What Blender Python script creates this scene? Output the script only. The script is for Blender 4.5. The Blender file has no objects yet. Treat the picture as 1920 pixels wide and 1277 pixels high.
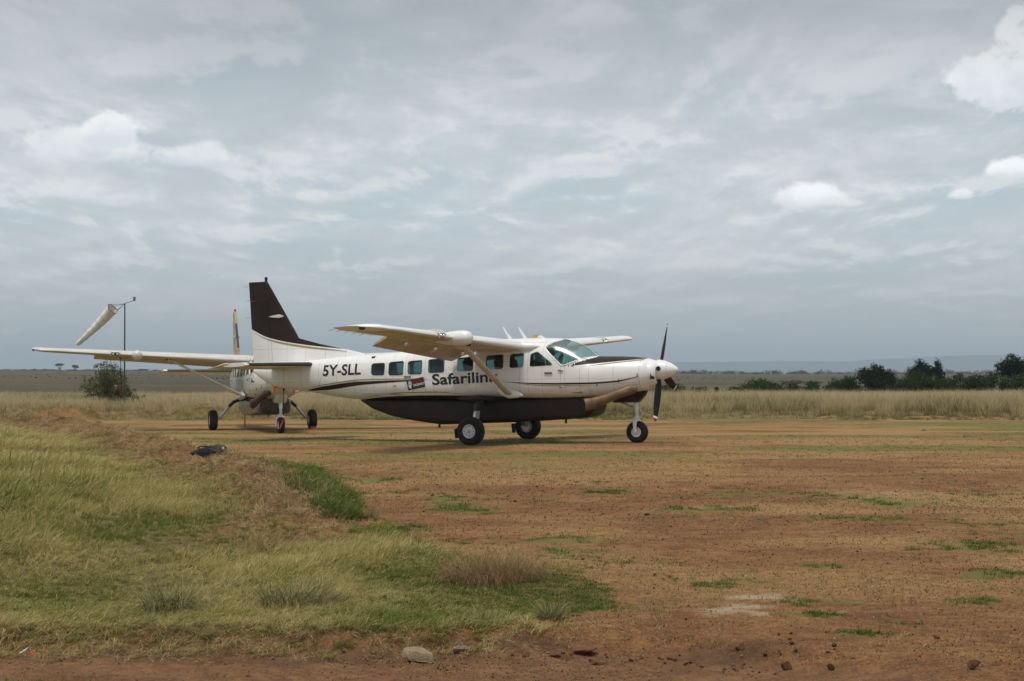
import bpy, bmesh, math, random
import numpy as np
from mathutils import Vector, Matrix
R_ = math.radians
rng = np.random.default_rng(7)
random.seed(7)
scene = bpy.context.scene
COL = scene.collection

# ------------------------------------------------------------------ camera
CAMZ = 1.75
FPX = 2900.0            # focal length in pixels of the 1920 px wide photograph
cam_d = bpy.data.cameras.new('camera')
cam_d.sensor_width = 36.0
cam_d.lens = 36.0 * FPX / 1920.0
cam_d.shift_y = (700 - 638.5) / 1920.0
cam_d.clip_start = 0.1
cam_d.clip_end = 60000
cam = bpy.data.objects.new('camera', cam_d)
COL.objects.link(cam)
cam.location = (0, 0, CAMZ)
cam.rotation_euler = (R_(90), 0, 0)
scene.camera = cam
scene.view_settings.view_transform = 'Standard'
scene.view_settings.look = 'None'
scene.view_settings.exposure = 0.64
scene.cycles.max_bounces = 6
scene.cycles.diffuse_bounces = 3
scene.cycles.glossy_bounces = 3
scene.cycles.transparent_max_bounces = 8
scene.cycles.volume_bounces = 0
scene.cycles.use_adaptive_sampling = True
scene.cycles.adaptive_threshold = 0.02
scene.view_settings.gamma = 1.0

# ------------------------------------------------------------------ node helpers
class NT:
    def __init__(self, tree):
        self.t = tree
        self.n = tree.nodes
        self.l = tree.links
    def node(self, typ, **kw):
        n = self.n.new(typ)
        for k, v in kw.items():
            setattr(n, k, v)
        return n
    def link(self, a, b):
        self.l.new(a, b)
    def put(self, sock, v):
        if isinstance(v, bpy.types.NodeSocket):
            self.l.new(v, sock)
        else:
            sock.default_value = v
    def math(self, op, a, b=0.0, c=None, clamp=False):
        n = self.node('ShaderNodeMath', operation=op, use_clamp=clamp)
        self.put(n.inputs[0], a); self.put(n.inputs[1], b)
        if c is not None: self.put(n.inputs[2], c)
        return n.outputs[0]
    def mix(self, f, a, b, blend='MIX'):
        n = self.node('ShaderNodeMix', data_type='RGBA', blend_type=blend)
        self.put(n.inputs[0], f)
        for s, v in ((6, a), (7, b)):
            if isinstance(v, tuple) and len(v) == 3: v = v + (1,)
            self.put(n.inputs[s], v)
        return n.outputs[2]
    def ramp(self, f, lo, hi, smooth=True):
        n = self.node('ShaderNodeMapRange', interpolation_type='SMOOTHSTEP' if smooth else 'LINEAR')
        self.put(n.inputs[0], f); n.inputs[1].default_value = lo; n.inputs[2].default_value = hi
        return n.outputs[0]
    def noise(self, vec, scale, detail=4, rough=.55, dist=0.0):
        n = self.node('ShaderNodeTexNoise')
        n.inputs['Scale'].default_value = scale; n.inputs['Detail'].default_value = detail
        n.inputs['Roughness'].default_value = rough; n.inputs['Distortion'].default_value = dist
        if vec is not None: self.put(n.inputs['Vector'], vec)
        return n.outputs[0]
    def mapping(self, vec, scale=(1, 1, 1), loc=(0, 0, 0), rot=(0, 0, 0)):
        n = self.node('ShaderNodeMapping')
        self.put(n.inputs[0], vec)
        n.inputs['Scale'].default_value = scale; n.inputs['Location'].default_value = loc; n.inputs['Rotation'].default_value = rot
        return n.outputs[0]
    def attr(self, name, typ='GEOMETRY'):
        n = self.node('ShaderNodeAttribute', attribute_type=typ, attribute_name=name)
        return n

# ------------------------------------------------------------------ world: thin bright overcast with cumulus
SUN_EL, SUN_ROT = 72.0, 205.0
world = bpy.data.worlds.new('World')
scene.world = world
world.use_nodes = True
w = NT(world.node_tree)
w.n.clear()
sky = w.node('ShaderNodeTexSky', sky_type='NISHITA')
sky.sun_disc = False
sky.sun_elevation = R_(SUN_EL)
sky.sun_rotation = R_(SUN_ROT)
sky.air_density = 1.0; sky.dust_density = 2.0; sky.ozone_density = 1.0
tc = w.node('ShaderNodeTexCoord')
dirv = tc.outputs['Generated']
sep = w.node('ShaderNodeSeparateXYZ'); w.link(dirv, sep.inputs[0])
dz = w.math('MAXIMUM', sep.outputs[2], 0.0)
# cloud sheet seen in perspective: direction projected on a layer overhead
den = w.math('ADD', dz, 0.10)
cx = w.math('DIVIDE', sep.outputs[0], den); cy = w.math('DIVIDE', sep.outputs[1], den)
comb = w.node('ShaderNodeCombineXYZ'); w.link(cx, comb.inputs[0]); w.link(cy, comb.inputs[1])
P = comb.outputs[0]
def layer(off, sx, sy, seed, det, rough=.6, dist=.25):
    return w.noise(w.mapping(P, (sx, sy, 1), (seed + off * sx, seed * .7 + off * sy * 6, seed)), 1.0, det, rough, dist)
n_big = layer(0, .9, .55, 3.1, 4)
n_mid = layer(0, 2.4, 1.15, 9.3, 8, .62)
n_mid_up = layer(.028, 2.4, 1.15, 9.3, 8, .62)
cover = w.math('ADD', w.math('MULTIPLY', n_big, .45), w.math('MULTIPLY', n_mid, .55))
cover_f = w.ramp(cover, .38, .64)
blue = (3.55, 4.20, 4.55)
pale = (5.15, 5.24, 5.30)
grey = (3.95, 4.15, 4.35)
c = w.mix(cover_f, blue, pale)
# heaped texture: the side of a lump towards the light is brighter, its base greyer
rel = w.math('SUBTRACT', n_mid, n_mid_up)
c = w.mix(w.math('MULTIPLY', w.ramp(rel, .0, .11), .55), c, (6.35, 6.40, 6.40))
c = w.mix(w.math('MULTIPLY', w.ramp(rel, .0, -.11), .60), c, grey)
fib = w.noise(w.mapping(dirv, (7, 7, 34), (2.2, 5.1, 3.3), (0, .12, 0)), 1.0, 8, .62, .6)
c = w.mix(w.math('MULTIPLY', w.ramp(fib, .52, .72), .35), c, (6.2, 6.3, 6.35))
# cumulus heaps standing at their own bearings
edge_n = w.noise(w.mapping(dirv, (26, 26, 34)), 1.0, 8, .62, .3)
fine_n = w.noise(w.mapping(dirv, (60, 60, 70), (3, 3, 3)), 1.0, 6, .6, .2)
az = w.math('ARCTAN2', sep.outputs[0], sep.outputs[1])
el = w.math('ARCSINE', sep.outputs[2])
def px2dir(px, py):
    return math.atan((px - 960) / FPX), math.atan((700 - py) / math.hypot(FPX, px - 960))
for (px, py, rx, ry, bright, soft) in [(1905, 128, 105, 92, 8.8, .28), (1960, 100, 120, 110, 8.8, .28), (165, 262, 135, 52, 7.5, .45), (205, 236, 62, 42, 8.0, .38),
                                 (365, 282, 95, 40, 7.5, .45), (1508, 362, 62, 30, 8.0, .38), (1570, 378, 45, 14, 6.5, .6),
                                 (1886, 314, 46, 22, 8.0, .38), (1806, 362, 24, 17, 7.6, .42), (1120, 296, 75, 22, 6.4, .7), (600, 366, 70, 20, 6.3, .7), (1130, 28, 85, 30, 6.5, .7),
                                 (-420, 300, 150, 60, 6.9, .5), (2400, 330, 120, 60, 7.2, .5), (-900, 200, 200, 90, 7.2, .5), (2900, 180, 220, 110, 7.4, .5)]:
    a0, e0 = px2dir(px, py)
    da = w.math('DIVIDE', w.math('SUBTRACT', az, a0), rx / FPX)
    de = w.math('DIVIDE', w.math('SUBTRACT', el, e0 - .3 * ry / FPX), ry / FPX)
    # flat underside: the lower half falls off faster
    de = w.math('MULTIPLY', de, w.math('ADD', 1.0, w.math('MULTIPLY', w.math('LESS_THAN', de, 0.0), .7)))
    r2 = w.math('SQRT', w.math('ADD', w.math('MULTIPLY', da, da), w.math('MULTIPLY', de, de)))
    v = w.math('SUBTRACT', w.math('ADD', 1.0, w.math('MULTIPLY', w.math('SUBTRACT', edge_n, .5), 2.6)), r2)
    m = w.ramp(v, -.05, soft)
    lit = w.ramp(w.math('ADD', de, w.math('MULTIPLY', w.math('SUBTRACT', fine_n, .5), 2.2)), -1.0, .7)
    col = w.mix(lit, (bright * .70, bright * .735, bright * .775), (bright, bright * .995, bright * .985))
    c = w.mix(w.math('MULTIPLY', m, .92 if soft < .4 else .72), c, col)
# thicker, bluer air low over the horizon
low = w.ramp(sep.outputs[2], .105, .01)
c = w.mix(w.math('MULTIPLY', low, .85), c, (3.10, 3.38, 3.50))
top = w.ramp(sep.outputs[2], .11, .25)
c = w.mix(w.math('MULTIPLY', top, .68), c, w.mix(w.ramp(n_big, .40, .68), (1.95, 2.08, 2.17), (3.45, 3.55, 3.62)))
c = w.mix(.90, sky.outputs[0], c)
bg = w.node('ShaderNodeBackground')
bg.inputs['Strength'].default_value = 0.096
w.link(c, bg.inputs['Color'])
wo = w.node('ShaderNodeOutputWorld')
w.link(bg.outputs[0], wo.inputs['Surface'])

# ------------------------------------------------------------------ sun behind thin cloud, high
sd = bpy.data.lights.new('sun', 'SUN')
sd.energy = 1.5
sd.angle = R_(15)
sd.color = (1.0, .945, .85)
so = bpy.data.objects.new('sun', sd)
COL.objects.link(so)
sa = R_(SUN_ROT)
sdir = Vector((math.sin(sa) * math.cos(R_(SUN_EL)), math.cos(sa) * math.cos(R_(SUN_EL)), math.sin(R_(SUN_EL))))
so.rotation_euler = (-sdir).to_track_quat('-Z', 'Y').to_euler()
so.location = sdir * 60

# ------------------------------------------------------------------ object helpers
def tag(o, label=None, cat=None, group=None, kind=None):
    if label: o['label'] = label
    if cat: o['category'] = cat
    if group: o['group'] = group
    if kind: o['kind'] = kind
    return o
def link(o, parent=None):
    COL.objects.link(o)
    if parent is not None: o.parent = parent
    return o
def empty(name, mat=None):
    o = bpy.data.objects.new(name, None)
    o.empty_display_size = .2
    COL.objects.link(o)
    if mat is not None: o.matrix_world = mat
    return o
def mesh_np(name, V, F, mat=None, parent=None, smooth=True):
    """V (n,3); F list of index tuples or an (m,k) array"""
    me = bpy.data.meshes.new(name)
    V = np.asarray(V, np.float32)
    if isinstance(F, np.ndarray):
        k = F.shape[1]
        me.vertices.add(len(V)); me.vertices.foreach_set('co', V.ravel())
        me.loops.add(F.size); me.loops.foreach_set('vertex_index', F.ravel().astype(np.int32))
        me.polygons.add(len(F)); me.polygons.foreach_set('loop_start', np.arange(0, F.size, k, dtype=np.int32))
        me.polygons.foreach_set('loop_total', np.full(len(F), k, np.int32))
        me.update(calc_edges=True)
    else:
        me.from_pydata(V.tolist(), [], [tuple(int(i) for i in f) for f in F]); me.update()
    if smooth is True:
        me.polygons.foreach_set('use_smooth', np.ones(len(me.polygons), bool))
    me.validate()
    o = bpy.data.objects.new(name, me)
    if mat is not None: me.materials.append(mat)
    link(o, parent)
    return o
def sharpen(o, deg=35):
    o.data.set_sharp_from_angle(angle=R_(deg))
    return o
class MB:
    """collects simple shapes, then links them as one mesh object"""
    def __init__(self): self.V = []; self.F = []
    def add(self, V, F):
        b = len(self.V)
        self.V += [tuple(map(float, v)) for v in V]
        self.F += [tuple(i + b for i in f) for f in F]
        return self
    def box(self, c, s, M=None):
        x, y, z = s[0] / 2, s[1] / 2, s[2] / 2
        V = [Vector((sx * x, sy * y, sz * z)) for sx in (-1, 1) for sy in (-1, 1) for sz in (-1, 1)]
        V = [(M @ v if M else v) + Vector(c) for v in V]
        return self.add(V, [(0, 1, 3, 2), (4, 6, 7, 5), (0, 4, 5, 1), (2, 3, 7, 6), (0, 2, 6, 4), (1, 5, 7, 3)])
    def tube(self, pts, rad, n=10, cap=True, flat=1.0, up=None):
        """rad: number or list; flat: ratio of the second radius; up: direction of the first radius"""
        pts = [Vector(p) for p in pts]
        rad = rad if isinstance(rad, (list, tuple)) else [rad] * len(pts)
        rings = []
        u = None
        for i, p in enumerate(pts):
            t = (pts[min(i + 1, len(pts) - 1)] - pts[max(i - 1, 0)]).normalized()
            ref = Vector(up) if up is not None else (u if u is not None else (Vector((0, 0, 1)) if abs(t.z) < .9 else Vector((1, 0, 0))))
            u = (ref - t * ref.dot(t)).normalized()
            v = t.cross(u)
            rings.append([p + u * (rad[i] * math.cos(2 * math.pi * k / n)) + v * (rad[i] * flat * math.sin(2 * math.pi * k / n)) for k in range(n)])
        return self.loft(rings, cap)
    def loft(self, rings, cap=True):
        n = len(rings[0]); V = [v for r in rings for v in r]; F = []
        for i in range(len(rings) - 1):
            for k in range(n):
                a, b = i * n + k, i * n + (k + 1) % n
                F.append((a, b, b + n, a + n))
        if cap:
            F.append(tuple(range(n))[::-1]); F.append(tuple(range((len(rings) - 1) * n, len(rings) * n)))
        return self.add(V, F)
    def lathe(self, prof, c=(0, 0, 0), axis='Y', n=32, cap=True):
        rings = []
        for (r, h) in prof:
            ring = []
            for k in range(n):
                a = 2 * math.pi * k / n; p, q = r * math.cos(a), r * math.sin(a)
                ring.append(Vector({'Y': (p, h, q), 'X': (h, p, q), 'Z': (p, q, h)}[axis]) + Vector(c))
            rings.append(ring)
        return self.loft(rings, cap)
    def build(self, name, mat=None, parent=None, smooth=True, deg=35):
        o = mesh_np(name, np.array(self.V), self.F, mat, parent, smooth)
        bm = bmesh.new(); bm.from_mesh(o.data); bmesh.ops.recalc_face_normals(bm, faces=bm.faces); bm.to_mesh(o.data); bm.free()
        if smooth: sharpen(o, deg)
        return o

# ------------------------------------------------------------------ value noise in numpy
_perm = rng.random((256, 256))
def vnoise(x, y):
    xi = np.floor(x).astype(int); yi = np.floor(y).astype(int); fx = x - xi; fy = y - yi
    fx = fx * fx * (3 - 2 * fx); fy = fy * fy * (3 - 2 * fy)
    g = lambda a, b: _perm[a & 255, b & 255]
    return (g(xi, yi) * (1 - fx) + g(xi + 1, yi) * fx) * (1 - fy) + (g(xi, yi + 1) * (1 - fx) + g(xi + 1, yi + 1) * fx) * fy
def fbm(x, y, oct=4, gain=.5):
    s = 0; a = 1; t = 0
    for o in range(oct):
        s = s + a * vnoise(x + 17.3 * o, y - 9.1 * o); t += a; a *= gain; x = x * 2.03; y = y * 2.03
    return s / t

# ------------------------------------------------------------------ materials
def new_mat(name):
    m = bpy.data.materials.new(name); m.use_nodes = True
    t = NT(m.node_tree); t.n.clear()
    out = t.node('ShaderNodeOutputMaterial')
    return m, t, out
def principled(t, out, color, rough=.5, metal=0., spec=.5, coat=0., normal=None):
    b = t.node('ShaderNodeBsdfPrincipled')
    if isinstance(color, tuple): color = color + (1,) if len(color) == 3 else color
    t.put(b.inputs['Base Color'], color); t.put(b.inputs['Roughness'], rough)
    b.inputs['Metallic'].default_value = metal; b.inputs['Specular IOR Level'].default_value = spec
    b.inputs['Coat Weight'].default_value = coat; b.inputs['Coat Roughness'].default_value = .12
    if normal is not None: t.link(normal, b.inputs['Normal'])
    t.link(b.outputs[0], out.inputs[0])
    return b
def simple(name, col, rough=.5, metal=0., var=.12, scale=6., spec=.5, coat=0., dirt=None):
    m, t, o = new_mat(name)
    tcn = t.node('ShaderNodeTexCoord').outputs['Object']
    n = t.noise(tcn, scale, 5, .6)
    lo = tuple(c * (1 - var) for c in col); hi = tuple(min(1, c * (1 + var)) for c in col)
    c = t.mix(t.ramp(n, .3, .7), lo, hi)
    if dirt:
        dn = t.noise(t.mapping(tcn, (1.1, 1.1, 2.2)), scale * .7, 8, .7, .4)
        c = t.mix(t.math('MULTIPLY', t.ramp(dn, .52, .78), dirt[1]), c, dirt[0])
    r = t.math('ADD', rough - .06, t.math('MULTIPLY', n, .12))
    principled(t, o, c, r, metal, spec, coat)
    return m
DUST = (.33, .22, .14)
M = {}
def aircraft_white(name, base, dust):
    """white paint with sheet joints, rivet rows and red dust thrown up on the lower body"""
    m, t, o = new_mat(name)
    tcn = t.node('ShaderNodeTexCoord').outputs['Object']; s = t.node('ShaderNodeSeparateXYZ'); t.link(tcn, s.inputs[0])
    n = t.noise(tcn, 1.2, 5, .6)
    c = t.mix(t.ramp(n, .3, .7), tuple(q * .97 for q in base), base)
    def line(sock, period, wd):
        f = t.math('ABSOLUTE', t.math('SUBTRACT', t.math('FRACT', t.math('DIVIDE', sock, period)), .5))
        return t.math('LESS_THAN', f, wd / period / 2)
    seams = t.math('MAXIMUM', line(s.outputs[0], .62, .012), line(s.outputs[2], .47, .009))
    c = t.mix(t.math('MULTIPLY', seams, .45), c, (.20, .19, .18))
    dn = t.noise(t.mapping(tcn, (.7, 1.1, 2.2)), 1.6, 8, .7, .4)
    low_ = t.ramp(s.outputs[2], 1.75, 1.10)
    c = t.mix(t.math('MULTIPLY', t.ramp(dn, .42, .75), t.math('ADD', dust, t.math('MULTIPLY', low_, .35))), c, DUST)
    principled(t, o, c, t.math('ADD', .28, t.math('MULTIPLY', n, .14)), 0, .5, .12)
    return m
M['white'] = aircraft_white('white_paint', (.84, .835, .82), .06)
M['brown'] = simple('brown_paint', (.024, .0145, .0125), .42, 0, .2, 2, .22, 0, (DUST, .05))
M['finbrown'] = simple('fin_brown_paint', (.025, .0155, .0140), .5, 0, .12, 2, .2)
M['gold'] = simple('gold_stripe', (.33, .24, .075), .4)
M['black'] = simple('black_marking', (.012, .010, .010), .45)
M['boot'] = simple('black_deice_boot', (.014, .014, .015), .5)
M['rubber'] = simple('tyre_rubber', (.014, .0135, .013), .75, 0, .3, 12, .3, 0, (DUST, .25))
M['steel'] = simple('bare_metal', (.55, .54, .52), .3, .85)
M['rim'] = simple('wheel_rim_paint', (.66, .65, .62), .4, 0, .1, 18, .5, 0, (DUST, .5))
M['dark'] = simple('dark_parts_and_shade', (.012, .011, .010), .7)  # near-black parts; also paints the shade inside intakes and duct mouth
M['dirtywhite'] = aircraft_white('dusty_white_paint', (.68, .655, .61), .25)
M['under'] = simple('bounce_tinted_dusty_paint', (.60, .53, .45), .5, 0, .1, 3, .4, 0, ((.30, .18, .10), .75))  # white paint coloured tan for light bounced off the ground, plus dust stains
M['exhaust'] = simple('heat_stained_exhaust', (.19, .115, .065), .55, .2, .3, 5, .4, 0, ((.09, .05, .03), .7))
M['exhaust_dark'] = simple('sooty_exhaust', (.075, .042, .033), .5, .4, .3, 5, .5)
M['blade'] = simple('propeller_blade_black', (.008, .008, .009), .6, 0, .12, 6, .25)
M['red'] = simple('red_cloth', (.55, .022, .018), .7)
M['orange'] = simple('orange_tag', (.65, .11, .02), .7)
M['redpaint'] = simple('red_paint', (.42, .02, .015), .5)
M['darkred'] = simple('dark_red_print', (.20, .010, .012), .5)
M['yellow'] = simple('yellow_paint', (.55, .33, .06), .5)
M['tan'] = simple('tan_paint', (.42, .33, .25), .5)
M['podgrey'] = simple('grey_pod_paint', (.115, .115, .12), .28, .2, .2, 2, .5, .2, (DUST, .3))
M['seat'] = simple('seat_leather', (.10, .085, .07), .6)
M['lining'] = simple('cabin_lining', (.22, .21, .20), .7)
M['shirt'] = simple('white_shirt', (.72, .74, .76), .8)
M['skin'] = simple('skin', (.12, .065, .043), .5)
M['hair'] = simple('hair', (.010, .009, .008), .7)
M['mask'] = simple('blue_face_mask', (.10, .42, .60), .8)
M['paper'] = simple('paper', (.80, .81, .80), .8)
M['strap'] = simple('grey_strap', (.17, .175, .185), .6)
M['bag'] = simple('black_bag_cloth', (.010, .010, .012), .75, 0, .4, 20)
M['sock'] = simple('windsock_cloth', (.80, .78, .71), .8, 0, .08, 6, .3, 0, ((.50, .44, .35), .35))
M['pole'] = simple('pole_steel', (.055, .055, .05), .5, .4)
M['lamp'] = simple('lamp_lens', (.75, .75, .72), .1, .6)
def glass(name, tint, gloss=.10, rough=.05):
    m, t, o = new_mat(name)
    tr = t.node('ShaderNodeBsdfTransparent'); tr.inputs[0].default_value = tint + (1,)
    gl = t.node('ShaderNodeBsdfGlossy'); gl.inputs['Color'].default_value = (.9, 1, .98, 1); gl.inputs['Roughness'].default_value = rough
    fr = t.node('ShaderNodeFresnel'); fr.inputs[0].default_value = 1.5
    mx = t.node('ShaderNodeMixShader')
    t.link(t.math('ADD', t.math('MULTIPLY', fr.outputs[0], .34), gloss - .04, clamp=True), mx.inputs[0])
    t.link(tr.outputs[0], mx.inputs[1]); t.link(gl.outputs[0], mx.inputs[2]); t.link(mx.outputs[0], o.inputs[0])
    return m
M['glass'] = glass('tinted_cabin_glass', (.36, .55, .52), .07)
M['screen'] = glass('windshield_glass', (.46, .70, .67), .05, .14)
# ------------------------------------------------------------------ aeroplane (single-engine high-wing utility turboprop)
def hermite(xs, ys):
    xs = np.array(xs, float); ys = np.array(ys, float)
    d = np.diff(ys) / np.diff(xs)
    m = np.zeros(len(xs)); m[0] = d[0]; m[-1] = d[-1]
    for i in range(1, len(xs) - 1):
        m[i] = 0 if d[i - 1] * d[i] <= 0 else 2 * d[i - 1] * d[i] / (d[i - 1] + d[i])
    def f(x):
        x = np.asarray(x, float)
        i = np.clip(np.searchsorted(xs, x) - 1, 0, len(xs) - 2)
        h = xs[i + 1] - xs[i]; t = np.clip((x - xs[i]) / h, 0, 1)
        return (2 * t**3 - 3 * t**2 + 1) * ys[i] + (t**3 - 2 * t**2 + t) * h * m[i] + (-2 * t**3 + 3 * t**2) * ys[i + 1] + (t**3 - t**2) * h * m[i + 1]
    return f
_st = [  # x, z bottom, z top, half width, z of greatest width, exponent up, exponent down
 (-7.66, 1.93, 2.03, .03, 1.98, 2.2, 2.2), (-7.45, 1.78, 2.08, .10, 1.96, 2.2, 2.2), (-7.17, 1.62, 2.12, .17, 1.93, 2.3, 2.2), (-6.83, 1.51, 2.16, .235, 1.90, 2.3, 2.2),
 (-6.25, 1.43, 2.21, .325, 1.87, 2.4, 2.3), (-5.56, 1.34, 2.26, .41, 1.83, 2.5, 2.4), (-4.89, 1.235, 2.31, .505, 1.79, 2.6, 2.5),
 (-4.0, 1.145, 2.37, .625, 1.74, 2.7, 2.7), (-2.8, 1.13, 2.43, .765, 1.69, 2.9, 3.0), (-2.0, 1.13, 2.53, .80, 1.68, 3.0, 3.3), (-1.0, 1.13, 2.65, .815, 1.68, 3.0, 3.4),
 (0, 1.13, 2.70, .82, 1.68, 3.0, 3.4), (1.1, 1.13, 2.71, .815, 1.68, 2.9, 3.4), (1.72, 1.13, 2.69, .81, 1.68, 2.7, 3.3), (2.03, 1.13, 2.63, .80, 1.68, 2.5, 3.2),
 (2.33, 1.135, 2.53, .785, 1.68, 2.25, 3.0), (2.55, 1.14, 2.41, .77, 1.68, 2.15, 2.9), (2.81, 1.15, 2.215, .735, 1.68, 2.25, 2.8), (2.95, 1.155, 2.205, .715, 1.68, 2.3, 2.7), (3.2, 1.17, 2.20, .68, 1.69, 2.35, 2.6),
 (3.6, 1.215, 2.185, .605, 1.71, 2.3, 2.4), (4.0, 1.30, 2.15, .495, 1.74, 2.2, 2.2), (4.12, 1.335, 2.135, .45, 1.745, 2.1, 2.1), (4.27, 1.42, 2.085, .36, 1.755, 2.0, 2.0)]
_st = np.array(_st)
ZB, ZT, HW, ZM, NU, ND = [hermite(_st[:, 0], _st[:, i]) for i in range(1, 7)]
def surf_y(x, z, off=0.0):
    """half width of the fuselage at station x and height z"""
    x = np.asarray(x, float); z = np.asarray(z, float)
    up = z >= ZM(x)
    q = np.where(up, (z - ZM(x)) / (ZT(x) - ZM(x)), (ZM(x) - z) / (ZM(x) - ZB(x)))
    n = np.where(up, NU(x), ND(x))
    return HW(x) * np.power(np.clip(1 - np.power(np.clip(q, 0, 1), n), 0, 1), 1 / n) + off
def rrect(x0, x1, z0a, z1a, r=.075, z0b=None, z1b=None, n=6):
    """rounded quadrilateral outline in (x, z); a: at x0, b: at x1"""
    z0b = z0a if z0b is None else z0b; z1b = z1a if z1b is None else z1b
    c = [(x0, z0a), (x1, z0b), (x1, z1b), (x0, z1a)]
    return rpoly(c, [r] * 4, n)
def rpoly(c, rs, n=6):
    out = []
    for i in range(len(c)):
        p, q, s = np.array(c[i - 1]), np.array(c[i]), np.array(c[(i + 1) % len(c)])
        a = (p - q) / np.linalg.norm(p - q); b = (s - q) / np.linalg.norm(s - q)
        r = min(rs[i], .45 * np.linalg.norm(p - q), .45 * np.linalg.norm(s - q))
        for k in range(n + 1):
            t = k / n
            out.append((1 - t)**2 * (q + a * r) + 2 * t * (1 - t) * q + t * t * (q + b * r))
    return np.array(out)
def inside(poly, x, z):
    x = np.asarray(x); z = np.asarray(z); r = np.zeros(x.shape, bool)
    px, pz = poly[:, 0], poly[:, 1]
    for i in range(len(poly)):
        x0, z0, x1, z1 = px[i - 1], pz[i - 1], px[i], pz[i]
        if z0 == z1: continue
        r ^= ((z0 > z) != (z1 > z)) & (x < (x1 - x0) * (z - z0) / (z1 - z0) + x0)
    return r
WINS = [rrect(-3.49, -3.04, 1.80, 2.125, .09, 1.795, 2.135), rrect(-2.93, -2.45, 1.79, 2.15, .08, 1.79, 2.175), rrect(-2.33, -1.88, 1.805, 2.165, .08, 1.81, 2.19),
        rrect(-1.71, -1.22, 1.835, 2.20, .07, 1.85, 2.225), rrect(-.85, -.38, 1.875, 2.225, .07, 1.89, 2.255), rrect(-.03, .47, 1.905, 2.27, .07, 1.92, 2.295), rrect(.64, 1.04, 1.94, 2.295, .07, 1.955, 2.32),
        rpoly([(1.205, 1.965), (1.84, 1.99), (1.80, 2.06), (1.405, 2.35), (1.215, 2.285)], [.05, .05, .06, .05, .05])]
SCREEN = np.array([(2.09, 1.985), (2.05, 2.0), (1.85, 2.18), (1.63, 2.385), (1.60, 2.43), (1.60, 2.475), (1.66, 2.53), (1.78, 2.585), (1.90, 2.635), (1.98, 2.9), (2.95, 2.9), (2.84, 2.236), (2.62, 2.16), (2.41, 2.085), (2.2, 2.005), (2.13, 1.985)])
def ribbon(name, xs, lo, hi, mat, parent, side=-1, off=.005, rows=4):
    """painted band lying on the fuselage side; lo and hi are functions of x"""
    V = []; F = []
    xs = np.asarray(xs)
    for x in xs:
        a, b = float(lo(x)), float(hi(x))
        for k in range(rows + 1):
            z = a + (b - a) * k / rows
            V.append((x, side * (float(surf_y(x, z)) + off), z))
    n = rows + 1
    for i in range(len(xs) - 1):
        for k in range(rows):
            F.append((i * n + k, (i + 1) * n + k, (i + 1) * n + k + 1, i * n + k + 1))
    return mesh_np(name, V, F, mat, parent)
def text_mesh(body, size_x, height, bold=.0, shear=0.0):
    """flat lettering as (V (x,z), F), x from 0 to size_x, cap height = height"""
    cu = bpy.data.curves.new('lettering', 'FONT'); cu.body = body; cu.size = 1.0; cu.offset = bold; cu.resolution_u = 3; cu.shear = shear
    ob = bpy.data.objects.new('lettering', cu); COL.objects.link(ob)
    dg = bpy.context.evaluated_depsgraph_get()
    me = bpy.data.meshes.new_from_object(ob.evaluated_get(dg))
    bpy.data.objects.remove(ob); bpy.data.curves.remove(cu)
    bm = bmesh.new(); bm.from_mesh(me); bmesh.ops.triangulate(bm, faces=bm.faces)
    for _ in range(3):
        lim = .12
        ed = [e for e in bm.edges if e.calc_length() > lim]
        if not ed: break
        bmesh.ops.subdivide_edges(bm, edges=ed, cuts=1); bmesh.ops.triangulate(bm, faces=bm.faces)
    V = np.array([v.co[:] for v in bm.verts]); F = [tuple(v.index for v in f.verts) for f in bm.faces]
    bm.free(); bpy.data.meshes.remove(me)
    V = V[:, :2]; V[:, 0] -= V[:, 0].min()
    V[:, 0] *= size_x / V[:, 0].max()
    V[:, 1] *= height / .70
    return V, F
def letters(name, body, x0, z0, x1, z1, height, mat, parent, bold=.0, side=-1, off=.006, mirror=False):
    V, F = text_mesh(body, math.hypot(x1 - x0, z1 - z0), height, bold)
    a = math.atan2(z1 - z0, x1 - x0)
    x = x0 + V[:, 0] * math.cos(a) - V[:, 1] * math.sin(a); z = z0 + V[:, 0] * math.sin(a) + V[:, 1] * math.cos(a)
    if side > 0: x = x0 + x1 - x
    y = side * (surf_y(x, z) + off)
    return mesh_np(name, np.stack([x, y, z], 1), F, mat, parent, smooth=False)
def airfoil(t, n=18, cut=1.0):
    """closed outline (chord fraction aft, height) from the trailing edge over the top to the nose and back; cut: truncated chord"""
    u = (1 - np.cos(np.linspace(0, np.pi, n))) / 2 * cut
    yt = 5 * t * (.2969 * np.sqrt(u) - .126 * u - .3516 * u**2 + .2843 * u**3 - .1015 * u**4)
    cam = .022 * np.sin(np.pi * np.clip(u, 0, 1) ** .6)
    top = np.stack([u, cam + yt], 1)[::-1]; bot = np.stack([u, cam - yt], 1)[1:]
    return np.concatenate([top, bot])
def wing_c(y):   # leading edge x, chord, chord-line z, thickness
    s = (abs(y) - .75) / 7.15
    return 1.05 - .13 * s, 1.98 - .78 * s, 2.47 + .345 * s, .165 - .045 * s
def wing_ring(y, cut=1.0, x_shift=0, n=18):
    le, c, z, t = wing_c(y)
    A = airfoil(t, n, cut)
    return [Vector((le - a[0] * c, y, z + a[1] * c)) for a in A]
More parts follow.
